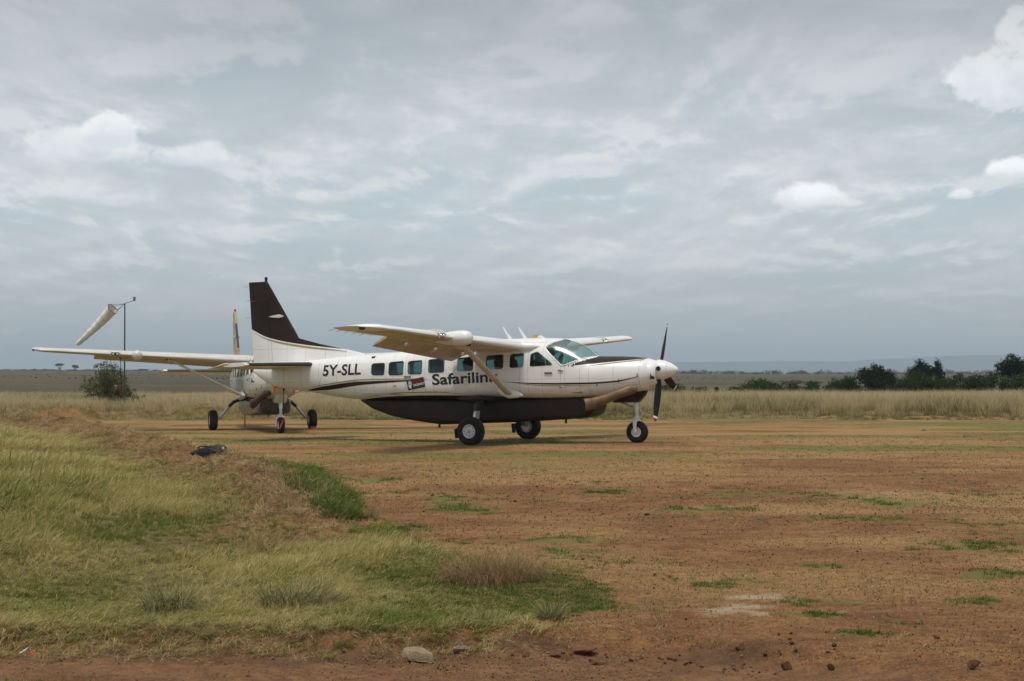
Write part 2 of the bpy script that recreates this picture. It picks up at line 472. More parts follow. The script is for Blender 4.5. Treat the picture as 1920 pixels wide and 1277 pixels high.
def make_plane(name, T, Rm, livery):
    root = empty(name, Matrix.Translation(Vector(T)) @ Matrix(Rm.tolist()).to_4x4())
    one = livery == 1
    white = M['white'] if one else M['dirtywhite']
    # ---- fuselage skin with real openings for windows
    xs = np.unique(np.concatenate([np.arange(-7.66, -3.6, .06), np.arange(-3.6, 3.0, .024), np.arange(3.0, 4.27, .04), [4.27]]))
    nth = 132
    th = np.linspace(0, 2 * np.pi, nth, endpoint=False) + np.pi / nth
    ct, st_ = np.cos(th), np.sin(th)
    X = np.repeat(xs[:, None], nth, 1)
    up = st_[None, :] >= 0
    n = np.where(up, NU(xs)[:, None], ND(xs)[:, None])
    Y = HW(xs)[:, None] * np.sign(ct) * np.abs(ct)[None, :] ** (2 / n)
    Z = ZM(xs)[:, None] + np.where(up, (ZT(xs) - ZM(xs))[:, None], (ZM(xs) - ZB(xs))[:, None]) * np.sign(st_) * np.abs(st_)[None, :] ** (2 / n)
    V = np.stack([X, Y, Z], 2).reshape(-1, 3)
    i = np.arange(len(xs) - 1)[:, None] * nth; k = np.arange(nth)[None, :]; k2 = (k + 1) % nth
    F = np.stack([i + k, i + k2, i + nth + k2, i + nth + k], 2).reshape(-1, 4)[:, ::-1]
    C = V[F].mean(1)
    kill = np.zeros(len(F), bool)
    holes = WINS + [SCREEN]
    for p in WINS: kill |= inside(p, C[:, 0], C[:, 2]) & (C[:, 2] > 1.5)
    ks = inside(SCREEN, C[:, 0], C[:, 2]) & (np.abs(C[:, 1]) > .028)
    kill |= ks
    keep = F[~kill]
    # move the ragged rim of each opening on to its outline
    used_k = np.zeros(len(V), bool); used_k[F[kill].ravel()] = True
    used = np.zeros(len(V), bool); used[keep.ravel()] = True
    rim = np.where(used & used_k)[0]
    for poly in holes:
        a = poly; b = np.roll(poly, -1, 0)
        for v in rim:
            x, y, z = V[v]
            if poly is SCREEN and abs(y) < .06: continue
            if not (poly[:, 0].min() - .05 < x < poly[:, 0].max() + .05 and poly[:, 1].min() - .06 < z < poly[:, 1].max() + .06): continue
            p = np.array([x, z]); d = b - a
            t = np.clip(((p - a) * d).sum(1) / (d * d).sum(1), 0, 1)
            q = a + d * t[:, None]; e = ((q - p)**2).sum(1); j = e.argmin()
            if e[j] < .045**2:
                zz = min(q[j][1], float(ZT(q[j][0])) - .001)
                V[v] = (q[j][0], math.copysign(float(surf_y(q[j][0], zz)), y), zz)
    fus = mesh_np('fuselage', V, keep, white, root)
    me = fus.data
    me.materials.append(M['brown'] if one else M['dirtywhite'])
    # painted areas: belly and top of the nose
    bel = hermite([-4.6, -3.85, -2.9, -1.9, 0, 1.3, 2.7], [1.02, 1.165, 1.238, 1.26, 1.222, 1.165, 1.15])
    nose = hermite([2.15, 2.6, 3.2, 4.0, 4.12], [1.955, 1.995, 2.045, 2.115, 2.125])
    # ---- material split by cutting along the paint line
    bm = bmesh.new(); bm.from_mesh(me); bm.verts.ensure_lookup_table()
    if one:
        for f in bm.faces:
            cc = f.calc_center_median()
            scr = float(np.interp(cc.x, [2.1, 2.41, 2.84, 3.0], [1.985, 2.085, 2.236, 9])) - .055
            if cc.z < float(bel(cc.x)) and -4.5 < cc.x < 3.6: f.material_index = 1
            elif 2.2 < cc.x < 4.11 and cc.z > float(nose(cc.x)) and cc.z < scr: f.material_index = 1
        for v in bm.verts:      # pull the vertices beside the paint lines on to them
            fm = {f.material_index for f in v.link_faces}
            if len(fm) == 2 and 0.0 < abs(v.co.y):
                x = v.co.x
                tgt = None
                if v.co.z < 1.5 and -4.2 < x < 1.2: tgt = float(bel(x))
                elif v.co.z > 1.9 and 2.3 < x < 4.08 and v.co.z < float(nose(x)) + .05: tgt = float(nose(x))
                if tgt and abs(tgt - v.co.z) < .05 and float(ZB(x)) < tgt < float(ZT(x)):
                    v.co.z = tgt; v.co.y = math.copysign(float(surf_y(x, tgt)), v.co.y)
    bm.to_mesh(me); bm.free()
    # ---- reveals and panes
    for side in (-1, 1):
        for wi, p in enumerate(WINS):
            q = p
            y = surf_y(q[:, 0], q[:, 1])
            c = q.mean(0); m = len(q)
            o_ = c + (q - c) * 1.045
            Vv = []
            for off, pts in ((.006, o_), (.007, q), (-.035, q)):
                Vv += [(a[0], side * (float(surf_y(a[0], a[1])) + off), a[1]) for a in pts]
            Ff = [(r * m + j, r * m + (j + 1) % m, (r + 1) * m + (j + 1) % m, (r + 1) * m + j) for r in (0, 1) for j in range(m)]
            fr = mesh_np('window', Vv, Ff, white, root)
            # pane: rings shrinking to the middle so that it follows the skin
            Vp = []; K = (1.02, .7, .35)
            for s in K: Vp += [(a[0], side * (float(surf_y(a[0], a[1])) - .012), a[1]) for a in c + (q - c) * s]
            Vp.append((c[0], side * (float(surf_y(c[0], c[1])) - .012), c[1]))
            Fp = [(r * m + j, r * m + (j + 1) % m, (r + 1) * m + (j + 1) % m, (r + 1) * m + j) for r in range(2) for j in range(m)] + [(2 * m + j, 2 * m + (j + 1) % m, 3 * m) for j in range(m)]
            mesh_np('pane', Vp, Fp, M['glass'], fr)
        # windshield half: the removed skin faces of this side, set slightly inwards
        sel = F[ks & ((C[:, 1] * side) > 0)]
        ids, inv = np.unique(sel.ravel(), return_inverse=True)
        Vw = V[ids].copy()
        ctr = np.array([2.1, 0, 1.9]); dv = Vw - ctr
        Vw = ctr + dv * (1 - .006 / np.linalg.norm(dv, axis=1))[:, None]
        mesh_np('windshield', Vw, inv.reshape(-1, 4), M['screen'], root)
    # white frame round the windshield
    for side in (-1, 1):
        pts = []
        for a in list(SCREEN[:9])[::-1] + list(SCREEN[11:])[::-1]:
            z = min(a[1], float(ZT(a[0])) - .004); y = max(.02, float(surf_y(a[0], z)))
            pts.append((a[0], side * (y + .002), z))
        MB().tube(pts, .018, 6).build('windshield_frame', white, root)
    # ---- cabin inside: floor, lining, seats, panel
    MB().box((-.6, 0, 1.30), (6.4, 1.36, .04)).build('cabin_floor', M['lining'], root, False)
    MB().box((2.28, 0, 1.76), (.16, 1.30, .46)).build('instrument_panel', M['dark'], root, False)
    MB().box((2.44, 0, 1.97), (.30, .92, .05)).build('glare_shield', M['dark'], root, False)
    MB().box((-3.72, 0, 1.75), (.04, 1.10, .86)).build('rear_bulkhead', M['lining'], root, False)
    for sx in (1.58, .45, -.45, -1.35, -3.2):
        for sy in (-.40, .40):
            s = MB()
            s.box((sx, sy, 1.58), (.46, .44, .14)); s.box((sx - .24, sy, 1.88), (.12, .42, .56), Matrix.Rotation(-.16, 3, 'Y')); s.box((sx - .30, sy, 2.24), (.09, .24, .16), Matrix.Rotation(-.16, 3, 'Y'))
            s.box((sx, sy, 1.41), (.34, .34, .22))
            o = s.build('cabin_seat', M['seat'], root, False)
    # ---- wings
    for side in (-1, 1):
        ysA = np.concatenate([[.60], np.linspace(.8, 5.9, 12)])
        cut = .70
        inner = [wing_ring(side * y, cut) for y in ysA]
        W = MB().loft(inner, True)
        wg = W.build('wing', white, root, True, 40)
        ysB = np.linspace(5.9, 7.62, 5)
        rings = [wing_ring(side * y, .74) for y in ysB]
        # tip: the nose sweeps back in a curve and the section closes
        MB().loft(rings, True).build('outer_wing', white, root, True, 40)
        tips = []
        for f_ in np.linspace(0, 1, 7):
            y = 7.62 + .33 * f_
            le, c, z, t = wing_c(y)
            sw = .50 * f_**2.2; sc = (1 - f_**2.6) * .93 + .07
            A = airfoil(t * sc, 18)
            tips.append([Vector((le - sw - a[0] * (c - sw), side * y, z + .03 * f_ + a[1] * c)) for a in A])
        MB().loft(tips, True).build('wing_tip', white, root, True, 40)
        # navigation lamp on the tip
        MB().lathe([(.005, -.08), (.032, -.055), (.040, 0), (.032, .055), (.005, .08)], (.42, side * 7.90, 2.82), 'X', 12).build('navigation_light', M['dark'], root)
        # aileron, slightly shortened in thickness
        al = []
        for y in np.linspace(5.94, 7.60, 5):
            le, c, z, t = wing_c(y)
            A = [(.752, .024 * 1.2), (.80, .034), (.90, .018), (1.0, .0025), (1.0, -.001), (.90, -.006), (.80, -.014), (.752, -.018)]
            al.append([Vector((le - a[0] * c, side * y, z + a[1] * c)) for a in A])
        MB().loft(al, True).build('aileron', white, root, True, 30)
        # flap lowered
        fl = []
        dfl = R_(27 if one else 20)
        for y in np.linspace(.86, 5.86, 9):
            le, c, z, t = wing_c(y)
            ch = .33 * c; x0, z0 = le - .735 * c, z - .022 * c
            ring = []
            for a in airfoil(.13, 9):
                dx, dz_ = a[0] * ch, a[1] * ch
                ring.append(Vector((x0 - dx * math.cos(dfl) + dz_ * math.sin(dfl) * -1, side * y, z0 - dx * math.sin(dfl) + dz_ * math.cos(dfl))))
            fl.append(ring)
        fo = MB().loft(fl, True).build('flap', M['under'], root, True, 40)
        for y in (1.5, 3.2, 4.9):
            le, c, z, t = wing_c(y)
            MB().tube([(le - .55 * c, side * y, z - .07 * c), (le - .75 * c, side * y, z - .11 * c), (le - .92 * c, side * y, z - .15 * c)], [.02, .05, .02], 8, True, .5).build('flap_track', M['under'], root)
        # added plate under the wing: white paint tinted for ground bounce, with dust
        le0 = []
        for y in np.linspace(.84, 7.55, 14):
            le, c, z, t = wing_c(y)
            A = airfoil(t, 18, .70); lo = A[18:][2:]
            le0.append([Vector((le - a[0] * c, side * y, z + a[1] * c - .004)) for a in lo])
        mv = [v for r in le0 for v in r]; nn = len(le0[0])
        mesh_np('underwing_tint_plate', mv, [(i_ * nn + k_, i_ * nn + k_ + 1, (i_ + 1) * nn + k_ + 1, (i_ + 1) * nn + k_) for i_ in range(13) for k_ in range(nn - 1)], M['under'], root)
        # wing root fairing running into the roof
        rf = []
        for f_ in np.linspace(0, 1, 11):
            x = 1.46 - 2.55 * f_; rr = math.sqrt(max(0, 1 - (1 - min(1, f_ / .38)) ** 2)) * (1 - .75 * max(0, (f_ - .45) / .55))
            rr = max(.03, rr)
            rf.append([Vector((x, side * (.62 + .22 * rr * math.cos(a)), 2.475 + .185 * rr * math.sin(a))) for a in np.linspace(0, 2 * math.pi, 14, endpoint=False)])
        MB().loft(rf, True).build('wing_root_fairing', white, root, True, 60)
        # landing light housing in the nose of the wing
        y = 5.22; le, c, z, t = wing_c(y)
        pass
        for dy in (-.15, .15):
            arc = [(le - .26 + .0 * 0, z + .115), (le - .14, z + .135), (le - .03, z + .105), (le + .03, z + .03), (le + .01, z - .05)]
            MB().tube([(a[0], side * y + dy, a[1]) for a in arc], .02, 6).build('landing_light_frame', M['dirtywhite'], root)
        
        ll = MB().box((le - .025, side * y, z + .01), (.08, .28, .10)).build('landing_light', M['dark'], root, False)
        for dy in (-.07, .07):
            MB().lathe([(.002, .05), (.038, .04), (.045, .02), (.043, 0)], (le + .0, side * y + dy, z + .0), 'X', 14).build('lamp', M['lamp'], ll)
        # strut with its two fairings
        sp0, sp1 = Vector((.66, side * .80, 1.235)), Vector((.58, side * 3.35, wing_c(3.35)[2] - .10))
        MB().tube([sp0, sp0.lerp(sp1, .5), sp1], [.105, .10, .095], 14, True, .42, (1, 0, 0)).build('wing_strut', M['dirtywhite'], root, True, 50)
        MB().tube([(1.02, side * .80, 1.235), (.88, side * .835, 1.26), (.66, side * .86, 1.285), (.42, side * .82, 1.33), (.28, side * .79, 1.37)], [.02, .085, .13, .085, .02], 12, True, .55, (0, 0, 1)).build('strut_fairing', white, root)
        MB().tube([(.86, side * 3.42, sp1.z + .0), (.70, side * 3.40, sp1.z + .01), (.50, side * 3.36, sp1.z + .02), (.30, side * 3.36, sp1.z + .05)], [.03, .11, .12, .03], 12, True, .6, (0, 0, 1)).build('strut_end_cap', M['dirtywhite'], root)
        MB().box((.80, side * 3.43, sp1.z + .025), (.10, .13, .10)).build('strut_bracket', M['dark'], root, False)
        # static wicks
        for y in (6.3, 6.7, 7.1, 7.5, 7.85):
            le, c, z, t = wing_c(y)
            MB().tube([(le - c - (.0 if y < 7.8 else -.03), side * y, z + .01), (le - c - .16, side * y, z - .03)], .004, 5).build('static_wick', M['dark'], root)
        # tailplane and drooping elevator
        def tp(y): s = (y - .1) / 3.0; return -5.50 - .48 * s, 1.45 - .40 * s
        rg = []
        for y in np.linspace(.05, 2.95, 9):
            le, c = tp(y)
            rg.append([Vector((le - a[0] * c, side * y, 2.125 + (a[1] - .02 * (1 - abs(2 * a[0] - 1))) * c)) for a in airfoil(.10, 14, .655)])
        MB().loft(rg, True).build('tailplane', white, root, True, 40)
        bt = []
        for y in np.linspace(.30, 2.80, 6):
            le, c = tp(y)
            bt.append([Vector((le - a[0] * c + .008, side * y, 2.125 + (a[1] * 1.06 - .012 * (1 - abs(2 * a[0] - 1))) * c)) for a in airfoil(.105, 14, .075)])
        MB().loft(bt, True).build('deice_boot', M['boot'], root, True, 60)
        eg = []
        de_ = R_(12)
        for y in list(np.linspace(.12, 2.97, 8)) + [3.0, 3.11]:
            le, c = tp(min(y, 3.0)); hx = le - .64 * c; hz = 2.118
            horn = y > 2.98
            ring = []
            for a in airfoil(.11, 12):
                if horn: u, v = -.22 + a[0] * (.36 * c + .22), a[1] * .55 * c
                else: u, v = a[0] * .36 * c, a[1] * .36 * c * 1.25
                if y > 3.05: v *= .4
                ring.append(Vector((hx - u * math.cos(de_) - v * math.sin(de_) * 0, side * y, hz - u * math.sin(de_) + v * math.cos(de_))))
            eg.append(ring)
        MB().loft(eg, True).build('elevator', M['under'] if one else white, root, True, 40)
    # ---- weather radar pod on the right wing
    y = -4.5; le, c, z, t = wing_c(y)
    prof = [(.004, .36), (.08, .345), (.135, .30), (.165, .23), (.178, .12), (.175, -.05), (.15, -.28), (.10, -.55), (.05, -.80), (.01, -.95)]
    o = MB().lathe(prof, (le + .06, y, z - .01), 'X', 24).build('radar_pod', white, root)
    MB().tube([(le + .04, y + .217 * math.sin(0), z - .01 + .217 * 0)] * 1 + [(le - .3, y, z)], .001, 3)
    # ---- fin, dorsal fin, rudder
    fe = hermite([1.98, 2.45, 2.89, 3.4, 4.0, 4.515], [-5.75, -5.98, -6.17, -6.48, -6.86, -7.19])     # leading edge x by height
    hinge = lambda z: -6.98 - .085 * (z - 2.0)
    te = lambda z: -7.67 - .055 * max(0, z - 2.2)
    def fin_ring(z, x0, x1, th_, n=10):
        c_ = x0 - x1
        A = airfoil(th_, n); A[:, 1] -= .022 * np.sin(np.pi * np.clip(A[:, 0], 0, 1) ** .6)
        return A, c_
    paint = hermite([-7.75, -7.15, -6.16, -4.7, -4.1], [3.17, 2.915, 2.715, 2.54, 2.47])
    def fin_mesh(nm, zs, fx0, fx1, cut0, cut1, mats):
        # section between chord fractions of the whole fin so that fin and rudder share one outline
        V_, F_ = [], []
        cols = np.linspace(0, 1, 26)
        m = len(cols) * 2
        for z in zs:
            X0, X1 = float(fe(z)), te(z); c_ = X0 - X1
            a0, a1 = fx0(z), fx1(z)
            for s in (1, -1):
                for t_ in (cols if s == 1 else cols[::-1]):
                    x = a0 + (a1 - a0) * t_
                    u = min(1, max(0, (X0 - x) / c_)); yt = 5 * .095 * (.2969 * math.sqrt(u) - .126 * u - .3516 * u**2 + .2843 * u**3 - .1015 * u**4) * c_
                    V_.append((x, s * max(yt, .0015), z))
        for i_ in range(len(zs) - 1):
            for k_ in range(m):
                F_.append((i_ * m + k_, i_ * m + (k_ + 1) % m, (i_ + 1) * m + (k_ + 1) % m, (i_ + 1) * m + k_))
        F_.append(tuple(range(m))); F_.append(tuple(range((len(zs) - 1) * m, len(zs) * m))[::-1])
        o_ = mesh_np(nm, V_, F_, mats[0], root); o_.data.materials.append(mats[1])
        bm_ = bmesh.new(); bm_.from_mesh(o_.data); bmesh.ops.recalc_face_normals(bm_, faces=bm_.faces)
        # cut along the paint line
        for f in bm_.faces:
            cc = f.calc_center_median()
            if cc.z > float(paint(cc.x)): f.material_index = 1
        for v in bm_.verts:
            if len({f.material_index for f in v.link_faces}) == 2 and abs(v.co.z - float(paint(v.co.x))) < .045: v.co.z = float(paint(v.co.x))
        bm_.to_mesh(o_.data); bm_.free(); sharpen(o_, 40)
        return o_
    fm = [white, M['finbrown'] if one else M['tan']]
    zs = np.concatenate([np.arange(2.0, 3.3, .04), np.linspace(3.3, 3.95, 8)])
    fin_mesh('fin', zs, lambda z: float(fe(z)), lambda z: hinge(z) + .006, 0, 1, fm)
    horn = lambda z: float(fe(z)) - .0 if False else -7.255 + (4.50 - z) * .42
    zs2 = np.linspace(3.951, 4.505, 9)
    fin_mesh('fin_tip', zs2, lambda z: float(fe(z)), lambda z: -7.205 + (4.50 - z) * .40, 0, 1, fm)
    zs3 = np.concatenate([np.arange(2.0, 3.3, .04), np.linspace(3.3, 3.949, 8)])
    fin_mesh('rudder', zs3, lambda z: hinge(z) - .006, te, 0, 1, fm)
    fin_mesh('rudder_horn', np.linspace(3.952, 4.49, 8), lambda z: -7.235 + (4.50 - z) * .40, te, 0, 1, fm)
    MB().lathe([(.035, -.06), (.04, 0), (.045, .05), (.025, .08), (.003, .09)], (-7.22, 0, 4.54), 'Z', 12).build('beacon', M['redpaint'] if not one else M['dark'], root)
    MB().tube([(-6.62, -.075, 3.50), (-6.75, -.095, 3.50), (-6.95, -.09, 3.495), (-7.1, -.07, 3.495)], [.02, .05, .03, .004], 8, True, .5, (0, 0, 1)).build('antenna_fairing', M['dirtywhite'], root)
    MB().tube([(-6.62, .075, 3.50), (-6.75, .095, 3.50), (-6.95, .09, 3.495), (-7.1, .07, 3.495)], [.02, .05, .03, .004], 8, True, .5, (0, 0, 1)).build('antenna_fairing', M['dirtywhite'], root)
    for z in (4.38, 3.98, 3.5): MB().tube([(te(z), 0, z), (te(z) - .16, 0, z - .02)], .004, 5).build('static_wick', M['dark'], root)
    # dorsal fin
    dl = [(-4.05, 2.40), (-4.5, 2.505), (-5.0, 2.60), (-5.5, 2.705), (-6.0, 2.83), (-6.24, 2.90)]
    dlx = np.linspace(-4.05, -6.24, 44); dl = [(float(x), float(np.interp(x, [d_[0] for d_ in dl][::-1], [d_[1] for d_ in dl][::-1]))) for x in dlx]
    V_, F_ = [], []
    rows = 14
    for (x, zt_) in dl:
        zb_ = float(ZT(x)) - .06; wb_ = .035 + .05 * (-x - 4.05) / 2.2
        for s in (1, -1):
            for k_ in range(rows + 1):
                q = k_ / rows if s == 1 else 1 - k_ / rows
                V_.append((x, s * (wb_ * (1 - q) ** .7 * 1.5 + .004), zb_ + (zt_ - zb_) * q))
    m = 2 * (rows + 1)
    F_ = [(i_ * m + k_, i_ * m + (k_ + 1) % m, (i_ + 1) * m + (k_ + 1) % m, (i_ + 1) * m + k_) for i_ in range(len(dl) - 1) for k_ in range(m)]
    F_ += [tuple(range(m)), tuple(range((len(dl) - 1) * m, len(dl) * m))[::-1]]
    do = mesh_np('dorsal_fin', V_, F_, white, root); do.data.materials.append(fm[1])
    bm_ = bmesh.new(); bm_.from_mesh(do.data); bmesh.ops.recalc_face_normals(bm_, faces=bm_.faces)
    for f in bm_.faces:
        cc = f.calc_center_median()
        if cc.z > float(paint(cc.x)) + .0: f.material_index = 1
    for v in bm_.verts:
        if len({f.material_index for f in v.link_faces}) == 2 and abs(v.co.z - float(paint(v.co.x))) < .03: v.co.z = float(paint(v.co.x))
    bm_.to_mesh(do.data); bm_.free(); sharpen(do, 40)
    # ---- engine: cowl ring, intakes, spinner, propeller
    ringp = []
    for (x, sc) in ((4.10, 1.012), (4.20, 1.0), (4.32, .90), (4.39, .80), (4.405, .74), (4.36, .70)):
        ringp.append([Vector((x, .40 * sc * math.cos(a), 1.765 + (.345 if math.sin(a) > 0 else .385) * sc * math.sin(a))) for a in np.linspace(0, 2 * math.pi, 40, endpoint=False)])
    MB().loft(ringp, True).build('cowl_ring', white, root, True, 50)
    MB().tube([(4.105, .408 * math.cos(a), 1.765 + (.352 if math.sin(a) > 0 else .392) * math.sin(a)) for a in np.linspace(0, 2 * math.pi, 41)], .006, 5, False).build('cowl_seam', M['dark'], root)
    for side in (-1, 1):
        MB().add([(4.345, side * .33, 1.77), (4.345, side * .33, 1.60), (4.405, side * .255, 1.60), (4.405, side * .255, 1.77)] , [(0, 1, 2, 3)])
        MB().box((4.325, side * .318, 1.69), (.11, .05, .15), Matrix.Rotation(-side * .62, 3, 'Z')).build('air_intake', M['dark'] if one else M['red'], root, False)  # near-black box paints the shaded hollow; red on the second aircraft
    hubx, hubz = 4.43, 1.835
    MB().lathe([(.245, -.09), (.258, -.05), (.255, .03), (.235, .12), (.195, .23), (.14, .34), (.075, .43), (.03, .468), (.004, .475)], (hubx, 0, hubz), 'X', 32).build('spinner', M['white'] if one else M['dirtywhite'], root, True, 50)
    def blade(phi, feather=R_(30), L=1.345):
        """phi from straight up, positive to the left wing"""
        rings = []
        for r, ch, tw, tk in ((.16, .09, .9, .09), (.26, .10, .85, .07), (.40, .15, .75, .035), (.65, .19, .6, .026), (.95, .185, .45, .018), (1.18, .15, .36, .012), (1.29, .11, .33, .008), (1.345, .05, .32, .004)):
            a = (tw - .35) + feather
            ring = []
            for k_ in range(10):
                q = 2 * math.pi * k_ / 10; u, v = ch / 2 * math.cos(q), tk / 2 * math.sin(q)
                fx = -u * math.sin(a) + v * math.cos(a); ft = u * math.cos(a) + v * math.sin(a)
                # radial direction (y, z), tangential
                ring.append(Vector((hubx + fx, r * math.sin(phi) + ft * math.cos(phi), hubz + r * math.cos(phi) - ft * math.sin(phi))))
            rings.append(ring)
        b = MB().loft(rings, True).build('propeller_blade', M['blade'], root, True, 50)
        for (r0, r1, mt) in ((1.215, 1.262, 'paper'), (1.262, 1.315, 'redpaint')):
            rr = []
            for r in (r0, r1):
                ch = np.interp(r, [1.18, 1.29, 1.345], [.15, .11, .05]); a = (.34 - .35) + feather; ring = []
                for k_ in range(10):
                    q = 2 * math.pi * k_ / 10; u, v = (ch / 2 + .003) * math.cos(q), .010 * math.sin(q)
                    fx = -u * math.sin(a) + v * math.cos(a); ft = u * math.cos(a) + v * math.sin(a)
                    ring.append(Vector((hubx + fx, r * math.sin(phi) + ft * math.cos(phi), hubz + r * math.cos(phi) - ft * math.sin(phi))))
                rr.append(ring)
            MB().loft(rr, True).build('tip_band', M[mt], b)
    if one:
        for ph in (28, 199, 112): blade(R_(ph))
        MB().tube([(hubx + .02, -.18, hubz + .03), (hubx + .05, -.30, hubz + .04)], [.062, .055], 12).build('blade_root', M['blade'], root)
    else:
        for ph in (181, 301, 61): blade(R_(ph), R_(82))
    # ---- exhaust duct on the right side
    ex = []
    path = [(3.95, -.40, 1.385), (3.78, -.50, 1.345), (3.5, -.60, 1.235), (3.2, -.68, 1.12), (2.9, -.74, 1.03), (2.68, -.78, .975)]
    rad = [.09, .125, .115, .115, .135, .17]
    for i_, (p, r) in enumerate(zip(path, rad)):
        q = Vector(path[min(i_ + 1, 5)]) - Vector(path[max(i_ - 1, 0)]); q.normalize()
        if i_ == 5: q = (q + Vector((-.1, -.6, .1))).normalized()
        u = Vector((0, 0, 1)) - q * q.z; u.normalize(); v = q.cross(u)
        ex.append([Vector(p) + u * r * math.cos(a) + v * r * .8 * math.sin(a) for a in np.linspace(0, 2 * math.pi, 18, endpoint=False)])
    inner = [[Vector(path[-1]) + (pt - Vector(path[-1])) * .9 for pt in ex[-1]], [Vector(path[-2]) + (pt - Vector(path[-2])) * .8 for pt in ex[-2]]]
    mb = MB().loft(ex + inner, True)
    exo = mb.build('exhaust_duct', M['exhaust'] if one else M['exhaust_dark'], root, True, 50)
    MB().add(inner[0], [tuple(range(18))]).build('duct_mouth_shade', M['dark'], exo)  # flat near-black cap paints the shade inside the outlet
    MB().tube([Vector(path[-2]) + (pt - Vector(path[-2])) * 1.03 for pt in ex[-2] + ex[-2][:1]], .012, 6, False).build('duct_clamp', M['exhaust'] if one else M['exhaust_dark'], exo)
    # chin fairing round the nose leg
    ch = []
    for (x, zb_, zt_, hw) in ((2.95, 1.12, 1.20, .12), (3.25, 1.02, 1.24, .20), (3.85, 1.03, 1.30, .21), (4.02, 1.20, 1.36, .16), (4.08, 1.30, 1.40, .10)):
        ch.append([Vector((x, s * hw * k_, z)) for (s, k_, z) in ((1, 1, zt_), (1, .9, zb_ + .03), (1, .6, zb_), (-1, .6, zb_), (-1, .9, zb_ + .03), (-1, 1, zt_))])
    MB().loft(ch, True).build('chin_fairing', M['brown'] if one else M['dirtywhite'], root, True, 30)
    # ---- cargo pod
    pod = []
    for (x, zb_, zt_, hw) in ((-4.15, 1.12, 1.17, .10), (-3.7, .90, 1.16, .30), (-3.05, .70, 1.16, .45), (-2.35, .575, 1.16, .53), (-1.55, .475, 1.16, .57), (-.6, .50, 1.16, .58), (.5, .535, 1.16, .58), (1.6, .585, 1.17, .58), (2.35, .63, 1.18, .57), (2.60, .66, 1.17, .55), (2.74, .74, 1.16, .52), (2.80, .88, 1.16, .48), (2.86, 1.08, 1.15, .42)):
        ring = []
        for a in np.linspace(0, 2 * math.pi, 36, endpoint=False):
            c_, s_ = math.cos(a), math.sin(a); e = 2 / 6.5
            zm_ = (zb_ + zt_) / 2
            ring.append(Vector((x, hw * math.copysign(abs(c_)**e, c_), zm_ + (zt_ - zb_) / 2 * math.copysign(abs(s_)**e, s_))))
        pod.append(ring)
    MB().loft(pod, True).build('cargo_pod', M['brown'] if one else M['podgrey'], root, True, 50)
    for x in (-1.75, 1.9): MB().box((x, -.1, float(np.interp(x, [-1.55, 1.6], [.46, .57])) - .02), (.05, .03, .1)).build('pod_drain', M['dark'], root, False)
    # ---- undercarriage
    for side in (-1, 1):
        leg = [(-.18, side * .52, 1.10), (-.17, side * .80, 1.09), (-.15, side * 1.03, 1.0), (-.10, side * 1.22, .83), (-.04, side * 1.42, .58), (.0, side * 1.56, .40)]
        L1 = [Vector(p) for p in leg[:4]]
        MB().tube(leg[:4], [.12, .115, .11, .10], 14, True, .55, (1, 0, 0)).build('main_leg_boot', M['boot'], root, True, 60)
        MB().tube([leg[3], leg[4], leg[5]], [.092, .088, .075], 14, True, .5, (1, 0, 0)).build('main_leg', M['steel'], root, True, 60)
        MB().tube([(-.95, side * .70, 1.17), (-.6, side * .76, 1.165), (-.18, side * .80, 1.15), (.15, side * .78, 1.155), (.45, side * .70, 1.17)], [.02, .09, .14, .10, .02], 12, True, .75, (0, 1, 0)).build('leg_fairing', M['brown'] if one else M['dirtywhite'], root, True, 60)
        wc = (0, side * 1.78, .36)
        R0 = .365
        prof = [(.17, -.115), (.215, -.135), (.28, -.140), (.33, -.118), (.355, -.075), (R0, -.03), (R0, .03), (.355, .075), (.33, .118), (.28, .140), (.215, .135), (.17, .115)]
        ty = MB().lathe(prof, wc, 'Y', 40, False).build('main_wheel', M['rubber'], root, True, 60)
        s = side
        MB().lathe([(p_[0], s * p_[1]) for p_ in ((.12, -.11), (.165, -.118), (.172, -.10), (.17, .10), (.176, .12), (.166, .124), (.150, .098), (.115, .090), (.09, .10), (.05, .104), (.004, .104))], wc, 'Y', 32).build('rim', M['rim'], ty, True, 30)
        MB().lathe([(.03, -.02), (.045, 0), (.03, .03)], (0, side * (1.78 + .108), .36), 'Y', 14).build('hub_cap', M['tan'], ty)
        for k_ in range(8):
            a = k_ * math.pi / 4
            MB().lathe([(.012, -.006), (.012, .006)], (.125 * math.cos(a), side * (1.78 + .096), .36 + .125 * math.sin(a)), 'Y', 8).build('wheel_bolt', M['dark'], ty)
        bk = MB().lathe([(.12, -.02), (.13, 0), (.12, .02)], (0, side * 1.655, .36), 'Y', 20); bk.box((.05, side * 1.66, .47), (.10, .08, .08)); bk.tube([(0, side * 1.55, .40), (0, side * 1.80, .36)], .03, 8)
        bk.build('brake', M['steel'], root, True, 30)
        if one:
            MB().box((-.42, side * 1.74, .30), (.02, .20, .24), Matrix.Rotation(-.12, 3, 'Y')).box((-.36, side * 1.70, .42), (.18, .03, .03)).box((-.2, side * 1.63, .41), (.42, .02, .03)).build('mud_flap', M['rubber'], root, False)
    # nose leg
    nx = 3.80
    g = MB()
    g.tube([(nx - .02, 0, 1.12), (nx - .01, 0, .84)], .058, 14); g.tube([(nx - .01, 0, .85), (nx, 0, .62)], .045, 14)
    g.tube([(nx, 0, .66), (nx, 0, .56)], [.075, .085], 14)
    g.build('nose_leg', M['white'], root, True, 40)
    MB().tube([(nx - .03, 0, .86), (nx - .35, 0, 1.0), (nx - .55, 0, 1.08)], .02, 8).build('drag_link', M['steel'], root)
    MB().tube([(nx + .08, .0, .84), (nx + .17, 0, .74), (nx + .08, 0, .62)], .022, 8).build('torque_link', M['dirtywhite'], root)
